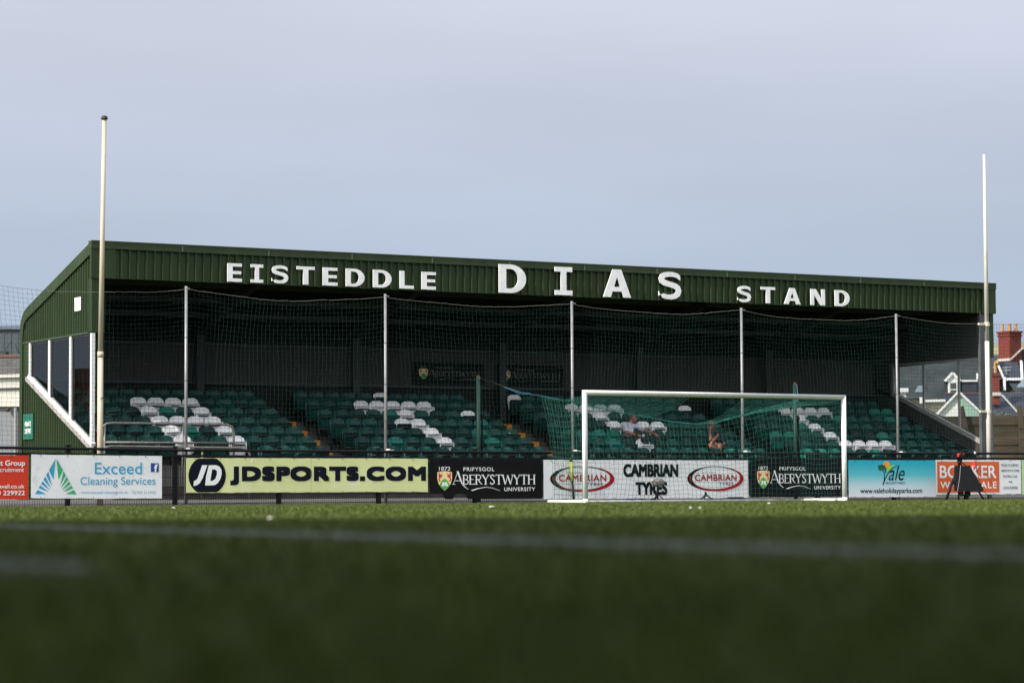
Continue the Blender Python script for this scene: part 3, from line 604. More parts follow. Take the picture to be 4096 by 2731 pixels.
# jd
lime = M('banner_lime', (.56,.59,.28), .5, .2, n=.07, ns=1.2, dirt=(.62,.63,.45), dirts=1.5, dirta=.75, bump=.25, bs=2.5)
b = Banner('long pale lime banner with a black disc logo and heavy black lettering', -8.473, -2.476, .288, 1.05, lime, seed=3, flat=True)
cx = -8.473+.0833*5.997; circ = [(x, min(max(z, .30), 1.042)) for x, z in arc(cx, .665, .445, .43, 0, 360, 48)[:-1]]
inv = lambda lp: [((x-b.x0)/(b.x1-b.x0), (b.z1-z)/(b.z1-b.z0)) for x, z in lp]
b.shape('disc', [[inv(circ)]], ink_navy)
ux = lambda x: cx+(x-1668)/275*.445; uz = lambda y: .665-(y-975)/275*.42
J = [(1592,825),(1668,825),(1600,1010),(1560,1080),(1520,1110),(1465,1125),(1472,1052),(1500,1042),(1525,1015)]
D = [(1690,825),(1795,825),(1845,845),(1876,890),(1880,950),(1862,1020),(1825,1080),(1785,1108),(1740,1115),(1635,1115),(1650,985)]
Dh = [(1738,885),(1712,1050),(1748,1050),(1785,1020),(1808,960),(1808,910),(1785,888)]
cv = lambda lp: inv([(ux(x), uz(y)) for x, y in lp])
b.shape('monogram', [[cv(J)], [cv(D), cv(Dh)]], ink_w, .0055)
b.text('JDSPORTS.COM', .174, .235, .992, .787, ink_navy, .088, spacing=1.12)
b.shape('seam', [[rect(.5032,.5045,0,1)]], M('seam', (.30,.36,.10), .6), .004)
b.shape('scuff', [[[(.262,.02),(.265,.05),(.259,.14),(.257,.12)]], [[(.601,.78),(.603,.86),(.599,.88)]], [[(.755,.66),(.759,.7),(.752,.76)]], [[(.255,.74),(.258,.77),(.243,.76)]]], ink_w, .0045)
# aberystwyth
shield_y = M('crest_cream', (.78,.62,.32), .5); shield_g = M('crest_green', (.08,.36,.06), .5); crest_r = M('crest_red', (.45,.02,.02), .5)
def stroke(pts, w0, w1=None):
    w1 = w1 if w1 is not None else w0; Lp, Rp = [], []
    for i, p in enumerate(pts):
        a = pts[max(i-1,0)]; c = pts[min(i+1,len(pts)-1)]; dx, dz = c[0]-a[0], c[1]-a[1]; l = math.hypot(dx, dz) or 1; w = w0+(w1-w0)*i/max(1,len(pts)-1)
        Lp.append((p[0]-dz/l*w/2, p[1]+dx/l*w/2)); Rp.append((p[0]+dz/l*w/2, p[1]-dx/l*w/2))
    return Lp+Rp[::-1]
def serif(ch, x, w):
    """Roman capital in [x, x+w] x [0,1] (v down): list of stroke outlines, widths in units of height"""
    k, t, h = .13, .06, .05; o = []
    def V(a, a0=0, a1=1, wd=k): o.append(rect(a-wd/2, a+wd/2, a0, a1))
    def Hh(a, c, z, wd=t): o.append(rect(a, c, z-wd/2, z+wd/2))
    def sf(a, z): o.append(rect(a-.13, a+.13, z-h/2, z+h/2))
    l, r, c = x+.12, x+w-.12, x+w/2
    if ch in 'BRE':
        V(l); sf(l, .025); sf(l, .975)
        if ch == 'E': Hh(l, r+.06, .03); Hh(l, r, .48); Hh(l, r+.08, .97); V(r+.05, 0, .14, t); V(r+.06, .86, 1, t)
        else:
            o.append(stroke([(l,.03)]+[(c-.02+(r-c+.04)*math.cos(R(a)), .26+.23*math.sin(R(a))) for a in range(-90, 91, 20)]+[(l,.49)], .075))
            if ch == 'B': o.append(stroke([(l,.49)]+[(c-.02+(r-c+.09)*math.cos(R(a)), .735+.24*math.sin(R(a))) for a in range(-90, 91, 20)]+[(l,.97)], .08))
            else: o.append(stroke([(c,.5),(r-.02,.85),(r+.16,.99)], .12, .05))
    if ch == 'Y': o.append(stroke([(x+.06,.02),(c,.52)], k)); o.append(stroke([(x+w-.06,.02),(c,.52)], t)); V(c, .5, 1); sf(x+.06, .025); sf(x+w-.06, .025); sf(c, .975)
    if ch == 'T': V(c); Hh(x+.03, x+w-.03, .03); V(x+.05, 0, .15, t); V(x+w-.05, 0, .15, t); sf(c, .975)
    if ch == 'H': V(l); V(r); Hh(l, r, .48); [sf(a, z) for a in (l, r) for z in (.025, .975)]
    if ch == 'W':
        q = w/4; o.append(stroke([(x+.03,.02),(x+q+.02,1)], k)); o.append(stroke([(x+q+.02,1),(x+2*q,.12)], t)); o.append(stroke([(x+2*q-.02,.05),(x+3*q+.02,1)], k)); o.append(stroke([(x+3*q+.02,1),(x+w-.03,.02)], t)); [sf(a, .025) for a in (x+.04, x+w-.04)]
    if ch == 'S': o.append(stroke([(r,.2),(r-.02,.08),(c,.035),(l,.12),(l-.02,.26),(c,.45),(r+.02,.66),(r+.02,.83),(c,.965),(l,.92),(l-.03,.78)], .105))
    return o
def aber(b, dim=False):
    w_ = M('shade_grey_ink', (.13,.13,.125), .8, .1) if dim else ink_w  # rear-wall ink greyed: the stand's shade is put into its colour
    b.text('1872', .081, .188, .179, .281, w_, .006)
    su = lambda x: .066+x*.128; sv = lambda y: .297+y*.481
    out_ = [(0,.06),(.25,.015),(.5,0),(.75,.015),(1,.06),(1,.42),(.9,.68),(.72,.87),(.5,1),(.28,.87),(.1,.68),(0,.42)]
    b.shape('crest', [[[(su(x), sv(y)) for x, y in out_]]], shield_y)
    b.shape('crest_field', [[[(su(x), sv(y)) for x, y in ((.5,.38),(.68,.47),(.86,.72),(.72,.865),(.5,.985),(.28,.865),(.14,.72),(.32,.47))]]], shield_g, .0045)
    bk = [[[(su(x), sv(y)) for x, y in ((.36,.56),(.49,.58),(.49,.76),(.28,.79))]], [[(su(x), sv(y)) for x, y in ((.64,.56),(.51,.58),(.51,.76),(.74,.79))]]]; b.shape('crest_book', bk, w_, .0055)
    sq = []
    for sgn in (-1, 1):
        f = lambda x, y: (su(.5+sgn*x), sv(y))
        sq += [[[f(.43,.1),f(.3,.07),f(.36,.2),f(.2,.16),f(.14,.28),f(.26,.27),f(.2,.38),f(.32,.32),f(.36,.46),f(.27,.5),f(.34,.56),f(.44,.47),f(.4,.3)]], [[f(.18,.07),f(.1,.12),f(.2,.14)]]]
    b.shape('crest_beast', sq, crest_r, .005)
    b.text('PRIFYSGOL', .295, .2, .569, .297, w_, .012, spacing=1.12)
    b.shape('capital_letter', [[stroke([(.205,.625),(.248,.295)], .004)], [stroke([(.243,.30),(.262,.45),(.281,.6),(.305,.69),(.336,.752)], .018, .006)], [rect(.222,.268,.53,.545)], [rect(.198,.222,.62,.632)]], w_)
    ws = {'B':.62,'E':.58,'R':.66,'Y':.72,'S':.56,'T':.68,'W':1.05,'H':.78}; s_ = 'BERYSTWYTH'; x = 0; st = []
    for ch in s_: st += serif(ch, x, ws[ch]); x += ws[ch]+.02
    mp_ = lambda p: (.286+p[0]/x*.654, .385+p[1]*.249)
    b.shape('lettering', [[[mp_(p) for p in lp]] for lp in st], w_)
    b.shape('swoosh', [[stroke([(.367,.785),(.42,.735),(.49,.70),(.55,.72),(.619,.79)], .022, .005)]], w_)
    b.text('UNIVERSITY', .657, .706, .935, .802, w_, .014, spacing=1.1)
ban_k = M('banner_black', (.0065,.0065,.007), .6, .08, n=.15, ns=4)
torn = [(0,.84),(.05,.86),(.112,.84),(.125,.99),(.203,1.0),(.222,.86),(.312,.87),(.33,1),(1,1)]
b = Banner('black university banner with a torn lower hem, left of the goal', -2.43, .59, .112, 1.038, ban_k, torn, seed=4); aber(b)
camw = vinyl('banner_cool_white', (.68,.69,.70), (.5,.5,.5), .3)
b2 = Banner('black university banner partly behind the right side of the goal net', 6.613, 9.59, .116, 1.06, ban_k, seed=5); aber(b2)
b = Banner('white tyre company banner with two red and black ovals behind the goal', .627, 6.54, .105, 1.03, camw, seed=6)
ink_r = M('ink_red', (.30,.006,.01), .5, .1)
def oval(u0, v0, u1, v1):
    c = ((u0+u1)/2, (v0+v1)/2); a, h = (u1-u0)/2, (v1-v0)/2
    E1 = lambda cx, cz, rx, rz, a0, a1, n=30: arc(cx, cz, rx, rz, a0, a1, n)
    b.shape('oval_black', [[E1(c[0]-.06*a, c[1], a*.94, h, 95, 300, 30)+E1(c[0]+.05*a, c[1]-.03*h, a*.88, h*.96, 300, 95, 30)]], ink_k)
    b.shape('oval_line', [[E1(c[0]-.06*a, c[1], a*.94, h, 220, 320, 20)+E1(c[0]-.04*a, c[1]+.03*h, a*.93, h*.98, 320, 220, 20)]], ink_k, .004)
    b.shape('oval_red', [[E1(c[0]+.06*a, c[1]+.01*h, a*.94, h, -62, 190, 36)+E1(c[0]-.03*a, c[1]-.07*h, a*.90, h*.91, 190, -62, 36)]], ink_r, .0045)
    s = lambda p, q: (u0+(u1-u0)*p, v0+(v1-v0)*q)
    (a0, b0), (a1, b1) = s(.135,.33), s(.875,.60); b.text('CAMBRIAN', a0, b0, a1, b1, ink_r, .036, spacing=1.08)
    (a0, b0), (a1, b1) = s(.56,.655), s(.815,.775); b.text('TYRES', a0, b0, a1, b1, ink_k, .03, spacing=1.25)
    (a0, b0), (a1, b1) = s(.25,.205), s(.505,.27); b.text("The UK's Number 1", a0, b0, a1, b1, M('ink_grey', (.2,.2,.21), .5), 0)
oval(.692,.16,.9755,.813); oval(.03,.16,.335,.82)
b.text('CAMBRIAN', .379, .1, .648, .444, ink_k, .062, spacing=1.0); b.text('TYRES', .437, .57, .593, .913, ink_k, .062, spacing=1.0)
# vale: printed colour fade
vm = bpy.data.materials.new('banner_teal_fade'); vm.use_nodes = True; _t = vm.node_tree; _c = _t.nodes.new('ShaderNodeTexCoord'); _s = _t.nodes.new('ShaderNodeSeparateXYZ'); _r2 = _t.nodes.new('ShaderNodeValToRGB')
_t.links.new(_c.outputs['Generated'], _s.inputs[0]); _t.links.new(_s.outputs['Z'], _r2.inputs[0]); _t.links.new(_r2.outputs[0], _t.nodes['Principled BSDF'].inputs['Base Color']); _t.nodes['Principled BSDF'].inputs['Roughness'].default_value = .5
_r2.color_ramp.elements[0].position = .05; _r2.color_ramp.elements[0].color = (.58,.62,.66,1); _r2.color_ramp.elements[1].position = .9; _r2.color_ramp.elements[1].color = (.01,.33,.43,1)
for p_, c_ in ((.3,(.42,.56,.61,1)),(.6,(.08,.42,.49,1))): _e = _r2.color_ramp.elements.new(p_); _e.color = c_
b = Banner('teal to white holiday park banner with an orange sun, right of the goal', 9.654, 12.485, .10, 1.042, vm, seed=7)
org = M('ink_orange', (.75,.25,.03), .5); dkg = M('ink_dark_green', (.01,.07,.035), .5); ltg = M('ink_lime', (.22,.5,.03), .5)
V_ = lambda lp: [((x-42)/1145, (y-195)/480) for x, y in lp]
b.shape('sun_emblem', [[V_(arc(540,248,42,40,0,360,24)[:-1])]], org)
b.shape('leaf_dark', [[V_([(422,268),(470,252),(515,262),(535,310),(530,372),(515,330),(480,308),(437,325)])]], dkg, .0045)
b.shape('leaf_light', [[V_([(535,330),(545,290),(585,265),(655,253),(600,300),(560,340),(535,362)])]], ltg, .005)
b.shape('script_initial', [[V_(stroke([(440,333),(475,318),(502,345),(510,400),(505,460),(487,520)], 6, 14))], [V_(stroke([(487,520),(520,430),(570,345),(620,295),(675,268)], 14, 6))]], ink_k, .006)
b.text('ale', .455, .14, .64, .55, ink_k, -.012, .35); b.text('HOLIDAY PARKS', .422, .583, .64, .652, ink_k, -.006); b.text('www.valeholidayparks.com', .129, .76, .84, .935, ink_k, .02)
# booker
b = Banner('white and orange wholesaler banner behind the television camera', 12.491, 15.385, .155, 1.055, camw, seed=8, flat=True)
b.shape('panel', [[rect(.016,.74,.047,.947)]], M('ink_burnt_orange', (.58,.10,.02), .5, n=.05, ns=3), .0025)
b.text('BOOKER', .045, .16, .705, .53, ink_w, .022, d=.005); b.text('WHOLESALE', .05, .628, .707, .826, ink_w, .03, d=.005, spacing=1.15)
for st, u0, u1, v0, v1 in (('PROUD TO SUPPORT',.767,.972,.113,.19),('ABERYSTWYTH TOWN',.762,.978,.277,.345),('FOOTBALL CLUB',.79,.95,.443,.51),('AND',.85,.894,.606,.67),('LOCAL BUSINESS',.788,.957,.77,.85)): b.text(st, u0, v0, u1, v1, ink_k, .004)
Banner('pale green banner at the right edge of the fence', 15.41, 18.4, .15, 1.06, vinyl('banner_pale_green', (.38,.56,.30)), seed=9)
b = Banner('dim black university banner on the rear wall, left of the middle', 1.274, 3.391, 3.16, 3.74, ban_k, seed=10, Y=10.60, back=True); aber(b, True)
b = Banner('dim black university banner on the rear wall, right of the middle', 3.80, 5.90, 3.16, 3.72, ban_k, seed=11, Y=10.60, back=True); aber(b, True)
# =================================================================== BALL-STOP NET
pole_m = M('zinc_pole', (.18,.185,.19), .45, .5, metal=.25, n=.15, ns=6)
NP = [-13.4,-8.37,-3.43,1.605,6.57,11.47,16.4]
words_ = {-8.37:'leftmost slim grey net pole, in front of the left seat block', -3.43:'slim grey net pole rising above the long lime banner', 1.605:'slim grey net pole just left of the goal', 6.57:'slim grey net pole seen through the goal mouth', 11.47:'slim grey net pole right of the goal, above the teal banner'}
for x, lb in words_.items():
    t = thing('net_pole', lb, 'pole', (x, 3.12, 0), 0, 'slim poles holding the ball net')
    part('pole', MB().cyl((x,3.12,0),(x,3.12,4.84),.038,.033,12), pole_m, t, True)
    part('joint_band', MB().cyl((x,3.12,1.9),(x,3.12,1.915),.039,.039,12).cyl((x,3.12,2.75),(x,3.12,2.765),.039,.039,12).cyl((x,3.12,3.7),(x,3.12,3.715),.038,.038,12), M('dark_band', (.06,.06,.06), .6), t)
    part('rail_clamp', MB().sph((x,3.0,1.245),.05,.09,.03,10,6).box(x-.02,x+.12,2.93,3.0,1.235,1.255), M('clamp', (.5,.49,.46), .6), t)
    part('rope_eye', MB().cyl((x-.05,3.03,4.78),(x+.05,3.03,4.78),.012), pole_m, t)
netm = M('green_twine', (.012,.040,.031), .7, .1, island=.35)
def ball_net():
    t = thing('ball_stop_net', 'tall fine green ball net strung between slim poles in front of the stand', 'net', (2, 3.05, 1.15))
    xs = np.arange(-13.4, 16.4, .1); top = []; 
    for x in xs:
        i = max(j for j in range(len(NP)-1) if NP[j] <= x+1e-6); a, b = NP[i], NP[i+1]; q = (x-a)/(b-a)
        top.append(4.78-.62*q*(1-q)*(1+.12*math.sin(i*2.1)))
    top = np.array(top); m = 37; P = np.zeros((len(xs), m, 3)); ph = rng.uniform(0, 6.28, 8)
    for j in range(m):
        q = j/(m-1); z = top + (1.12-top)*q
        sway = .05*np.sin(q*3.1+xs*.55)+.02*np.sin(q*9+xs*1.7+1)
        P[:, j, 0] = xs + sway + rng.normal(0, .006, len(xs)); P[:, j, 1] = 3.13 + .02*np.sin(xs*.8+q*4); P[:, j, 2] = z + rng.normal(0, .004, len(xs)) + .012*np.sin(xs*2.3+q*7)
    A, B = grid_strands(P); part('mesh', strands('mesh', A, B, .0025), netm, t)
    part('rope', strands('rope', P[:-1, 0], P[1:, 0], .005), M('pale_rope', (.17,.17,.15), .8), t)
ball_net()
# tall cream poles
cream = M('cream_paint', (.45,.39,.295), .55, .35, n=.1, ns=4, dirt=(.35,.27,.18), dirts=6, dirta=.7, stretch=(1,1,.4))
wpaint = M('worn_white_paint', (.48,.46,.42), .5, .35, n=.07, ns=4, dirt=(.3,.26,.2), dirts=7, dirta=.45, stretch=(1,1,.35))
t = thing('tall_pole', 'tall cream pole with a dark cap at the left end of the stand', 'pole', (-10.40, 3.03, 0))
part('pole', MB().cyl((-10.40,3.03,0),(-10.40,3.03,3.28),.066,.062,14).cyl((-10.40,3.03,3.28),(-10.33,3.03,8.40),.056,.046,14), cream, t, True)
part('collar', MB().cyl((-10.40,3.03,3.22),(-10.40,3.03,3.34),.070,.066,14), cream, t, True)
part('cap', MB().cyl((-10.33,3.03,8.40),(-10.33,3.03,8.44),.075,.075,14).sph((-10.33,3.03,8.45),.07,.07,.035), M('dark_cap', (.03,.025,.02), .6), t, True)
part('wire_tie', MB().tube([(-10.42,2.97,2.32),(-10.25,2.96,2.40),(-10.1,2.97,2.48)], .008), M('cable_tie', (.015,.015,.015)), t)
t = thing('tall_pole', 'tall white pole with two clamps at the right end of the stand', 'pole', (14.44, 3.03, 0))
part('pole', MB().cyl((14.44,3.03,0),(14.44,3.03,4.2),.064,.060,14).cyl((14.44,3.03,4.2),(14.45,3.03,9.18),.060,.036,14), wpaint, t, True)
for z in (4.65, 2.34): part('clamp', MB().cyl((14.44,3.03,z-.05),(14.44,3.03,z+.05),.078,.078,14).box(14.16,14.41,3.0,3.06,z-.03,z+.03), M('clamp_cream', (.5,.45,.36), .6), t)
# =================================================================== GOAL
gpaint = M('goal_white', (.74,.74,.74), .35, .5, n=.04, ns=5, dirt=(.45,.42,.38), dirts=9, dirta=.45)
goal = thing('football_goal', 'white football goal with green net', 'goal', (3.72, 0, 0))
def mitred(p, q, r, ax, sp, sq, n=24):
    # round bar whose two ends are cut at 45 degrees; ax = index of the axis that tilts the cut
    mb = MB(); p, q = Vector(p), Vector(q); d = (q-p).normalized(); a = Vector((0,1,0)); b = d.cross(a); vs = []
    for c, sg in ((p, sp), (q, sq)):
        for i in range(n):
            t = 2*math.pi*i/n; o = a*(r*math.cos(t))+b*(r*math.sin(t)); vs.append(c+o+d*(o[ax]*sg))
    return mb.add(vs, [(i, (i+1) % n, n+(i+1) % n, n+i) for i in range(n)]+[tuple(range(n-1,-1,-1)), tuple(range(n,2*n))])
for x, sg in ((.06, -1), (7.38, 1)):
    part('post', mitred((x,.06,0), (x,.06,2.5), .06, 0, 0, sg).cyl((x,.06,0),(x,.06,.10),.068,.061,20), gpaint, goal, True)
part('crossbar', mitred((.06,.06,2.5), (7.38,.06,2.5), .06, 2, -1, 1), gpaint, goal, True)
for x in (.06, 7.38): part('base_bar', MB().cyl((x,.15,.045),(x,1.68,.045),.04,.04,14), gpaint, goal, True)
part('base_bar', MB().cyl((.06,1.70,.04),(7.38,1.70,.04),.028,.028,14), M('dirty_white', (.45,.45,.43), .6, n=.3, ns=6, dirt=(.15,.14,.12), dirts=5, dirta=.9), goal, True)
gtw = M('goal_twine', (.010,.078,.06), .6, .3, island=.3)
def goal_net():
    net = part('net', strands('net', [(0,0,2.5)], [(0,.01,2.5)], .001), gtw, goal)
    ropex = [.04,.9,1.8,2.6,2.95,3.6,4.32,4.87,5.7,6.6,7.41]; ropez = [2.50,2.36,2.20,2.08,2.04,1.94,1.885,1.90,2.09,2.31,2.49]
    rz = lambda x: np.interp(x, ropex, ropez); ry = 1.95
    r = .0034; As, Bs = [], []
    def addg(P):
        A, B = grid_strands(P); As.append(A); Bs.append(B)
    # roof in two lobes, the middle unclipped and drawn back
    for x0, x1, cut in ((.06, 2.95, 1), (4.55, 7.38, -1)):
        nx = int((x1-x0)/.115)+1; P = np.zeros((nx, 17, 3)); xs = np.linspace(x0, x1, nx)
        for j in range(17):
            q = j/16; P[:, j, 0] = xs+rng.normal(0,.008,nx)-(.12*q if cut < 0 else 0); P[:, j, 1] = .1+q*(ry-.1); P[:, j, 2] = 2.45+(rz(xs)-2.45)*q-.10*math.sin(math.pi*q)+rng.normal(0,.004,nx)
        addg(P)
    # back
    xs = np.linspace(.1, 7.36, 62); P = np.zeros((62, 19, 3))
    for j in range(19):
        q = j/18; P[:, j, 0] = xs + (.16*(1-np.clip(xs/1.0,0,1)))*math.sin(q*1.7) + .035*np.sin(q*5+xs*2.2)+rng.normal(0,.008,62); P[:, j, 1] = ry+(1.66-ry)*q-.22*math.sin(math.pi*q)*(.6+.4*np.sin(xs)); P[:, j, 2] = rz(xs)+(.08-rz(xs))*q+.02*np.sin(xs*3+q*3)+rng.normal(0,.005,62)
    addg(P)
    # sides
    for x, sgn in ((.06, 1), (7.38, -1)):
        P = np.zeros((15, 20, 3))
        for j in range(20):
            q = j/19; yb = ry-.25*q-.18*math.sin(math.pi*q)
            yy = np.linspace(.1, yb, 15); P[:, j, 1] = yy; P[:, j, 0] = x+sgn*(.14*q*(yy/ry))+rng.normal(0,.006,15); P[:, j, 2] = 2.44+(.08-2.44)*q-.12*np.sin(np.pi*yy/ry)*(1-q)+.05*(yy/ry)*(1-q)+rng.normal(0,.005,15)
        addg(P)
    me = strands('net', np.concatenate(As), np.concatenate(Bs), r); me.materials.append(gtw); me.transform(Matrix.Translation(-ORG[goal.name][0])); net.data = me
    bl = M('blue_rope', (.04,.14,.21), .7)
    part('head_rope', strands('head_rope', [(x, ry, float(rz(x))) for x in np.linspace(.04,7.41,40)[:-1]], [(x, ry, float(rz(x))) for x in np.linspace(.04,7.41,40)[1:]], .011), M('teal_rope', (.012,.2,.17), .6), net)
    part('tie_rope', MB().tube([(.04,ry,2.5),(-.35,2.1,2.56),(-.75,2.25,2.70)], .006, 5).tube([(-.2,2.05,2.54),(-.45,2.12,2.54),(-.75,2.25,2.69)], .006, 5).tube([(-.2,2.05,2.56),(-.5,2.12,2.585),(-.8,2.25,2.71)], .006, 5), bl, net)
    part('tie_rope', MB().tube([(-.75,2.25,2.70),(-.86,2.6,2.82),(-.93,3.12,2.95)], .006, 5), black_p, net)
    part('tie_rope', MB().tube([(7.41,ry,2.49),(7.75,2.4,2.65),(8.26,3.12,2.93)], .007, 5), bl, net)
goal_net()
gp = M('dark_green_post', (.006,.042,.028), .5, .4)
for x, lb in ((-.93,'dark green post holding the left corner of the goal net'), (8.26,'dark green post holding the right corner of the goal net')):
    t = thing('net_support', lb, 'post', (x,3.22,0), 0, 'green posts behind the goal')
    part('post', MB().cyl((x,3.22,0),(x,3.22,2.975),.05,.05,12), gp, t, True)
    part('hook', MB().cyl((x,3.22,2.975),(x,3.22,3.01),.03,.03,8).cyl((x,3.12,2.95),(x,3.22,2.95),.012,.012,6), M('rust', (.22,.10,.05), .8), t)
    part('ratchet', MB().cyl((x+.11,3.24,.9),(x+.11,3.24,2.1),.025,.025,8).sph((x+.11,3.24,2.1),.05,.05,.08), black_p, t)
# =================================================================== THINGS BY THE GOAL
fur = M('grey_fur', (.23,.22,.20), .95, .1, n=.4, ns=18, bump=1, bs=60)
t = thing('microphone', 'grey furry microphone on a low stand behind the goal', 'microphone', (3.42,2.2,0))
part('windshield', MB().sph((3.42,2.2,.485),.185,.10,.10,26,18,lambda: random.uniform(.86,1.1)), fur, t)
part('stand', MB().cyl((3.42,2.2,.06),(3.42,2.2,.42),.018).tube([(3.42,2.2,.3),(3.36,2.2,.16),(3.42,2.2,.1)],.014).cyl((3.42,2.2,.2),(3.2,2.15,.01),.012).cyl((3.42,2.2,.2),(3.62,2.1,.01),.012).cyl((3.42,2.2,.2),(3.45,2.42,.01),.012).box(3.34,3.5,2.12,2.28,.0,.07), black_p, t)
t = thing('small_tripod', 'small black tripod on the ground behind the goal, below the right oval', 'tripod', (4.81,2.2,0))
part('head', MB().cyl((4.81,2.2,.14),(4.81,2.2,.26),.05,.015,8), black_p, t)
for dx, dy in ((-.26,-.05),(.24,-.08),(.05,.2)): part('leg', MB().cyl((4.81,2.2,.19),(4.81+dx,2.2+dy,.01),.016), black_p, t)
mb = MB().box(2.55,3.2,2.3,2.5,.0,.09).box(2.6,2.75,2.28,2.52,.09,.105).box(2.95,3.1,2.28,2.52,.09,.105); solo('equipment_case', mb, M('blue_plastic', (.012,.06,.16), .45), 'flat blue case lying behind the goal line under the tyre banner', 'case')
mb = MB().box(5.58,6.07,2.3,2.5,.0,.1).cyl((5.6,2.4,.1),(6.05,2.4,.1),.03); solo('cable_bag', mb, M('dark_navy', (.012,.016,.03), .6), 'dark bag lying behind the goal near the right end of the tyre banner', 'bag')
t = thing('marker_pole', 'short yellow and black pole leaning on the fence left of the goal post', 'pole', (1.36,2.76,0))
part('black_section', MB().cyl((1.38,2.72,.0),(1.365,2.76,.53),.03,.03,10).cyl((1.35,2.80,.98),(1.345,2.81,1.08),.03,.03,10), black_p, t, True)
part('yellow_section', MB().cyl((1.365,2.76,.53),(1.35,2.80,.98),.032,.032,10), M('fluorescent_yellow', (.32,.36,.035), .5), t, True)
# television camera
TR = -YAW
t = thing('television_camera', 'television camera on a black tripod with a black cover, in front of the orange banner', 'camera', (12.70, 1.95, 0), TR)
def loc(nm, mb, mt, par=None, sm=False): return part(nm, mb, mt, par or t, sm, local=True)
cblk = M('camera_black', (.007,.007,.008), .6, .15); cloth = M('black_cloth', (.009,.010,.012), .8, .1, n=.2, ns=6, bump=.4, bs=20)
for p, r in (((-.52,-.12,.0),.035),((.48,-.05,.0),.024),((-.1,.42,.0),.024)): loc('leg', MB().cyl((-.13,0,.98),tuple(np.array((-.13,0,.98))*.45+np.array(p)*.55),r*.8,r*.8).cyl(tuple(np.array((-.13,0,.98))*.5+np.array(p)*.5),p,r,r).sph((p[0],p[1],.02),.035,.035,.02), cblk, None, True)
loc('fluid_head', MB().cyl((-.13,0,.96),(-.13,0,1.06),.075,.06,14).box(-.2,-.06,-.09,.09,1.05,1.09), cblk)
bd = loc('camera_body', MB().box(-.24,.0,-.12,.26,1.09,1.21).cyl((-.12,-.3,1.15),(-.12,-.12,1.15),.055,.05,14).box(-.21,-.03,-.05,.2,1.21,1.245).box(-.27,-.2,-.02,.08,1.13,1.24), cblk)
loc('tally_hood', MB().box(-.21,-.04,-.135,-.12,1.12,1.205), M('tally_red', (.75,.03,.02), .4), bd)
cvx = [(-.25,.89),(.11,.89),(.20,.72),(.445,.29),(.43,.22),(-.26,.24)]
loc('rain_cover', MB().plate([cvx[::-1]], -.14, .28), cloth)
loc('cover_piping', MB().tube([(-.13,-.145,.90),(-.16,-.145,.6),(-.22,-.145,.24)], .006, 5), M('grey_piping', (.3,.3,.3), .6))
loc('bag', MB().sph((-.26,-.06,.5),.07,.06,.13,12,9,lambda: random.uniform(.85,1.1)).sph((.05,-.02,.17),.09,.07,.08,12,9,lambda: random.uniform(.85,1.1)).sph((-.1,-.05,.17),.06,.06,.07,10,8), cloth)
loc('pan_bar', MB().cyl((-.13,.05,1.04),(.12,.35,.86),.014), cblk)
loc('cable', MB().tube([(.31,.5,1.2),(.36,.45,.95),(.42,.4,.6),(.5,.2,.25),(.66,.05,.05),(.8,.0,.02)], .008, 5), cblk)
mb = MB().tube([(13.80,2.84,1.02),(13.79,2.83,.93),(13.77,2.83,.86)], .03, 6); solo('red_ribbon', mb, M('ribbon_red', (.7,.02,.03), .6), 'small red ribbon tied to the fence right of the television camera', 'ribbon')
mb = MB().sph((13.83,2.88,1.235),.03,.04,.04,8,6,lambda: random.uniform(.8,1.15)); solo('tape_wrap', mb, white_scrap, 'white tape bundle wrapped on the top rail right of the television camera', 'tape')
# =================================================================== SIGNS
t = thing('car_park_sign', 'small green sign with white lettering low on the left gable', 'sign', (XL-.05, 10.28, 1.62))
part('board', MB().box(XL-.005, XL+.02, 9.93, 10.62, 1.62, 2.23), M('sign_green', (.006,.10,.065), .5), t)
for st, z0, z1, m_ in (('PRIVATE', 1.93, 2.05, .05), ('CAR PARK', 1.76, 1.88, .03)):
    me = text_mesh(st, -10.54+m_, -10.01-m_, z0, z1, 0, .03); me.transform(Matrix(((0,1,0,XL-.008),(-1,0,0,0),(0,0,1,0),(0,0,0,1)))); part('lettering', me, ink_w, t)
mb = MB().box(XL+.015, XL+.025, 6.76, 7.17, 4.515, 4.83).box(XL+.012, XL+.015, 6.80, 7.13, 4.74, 4.81); solo('paper_notice', mb, M('paper_white', (.6,.59,.58), .7), 'white sheet pinned high on the left gable', 'notice')
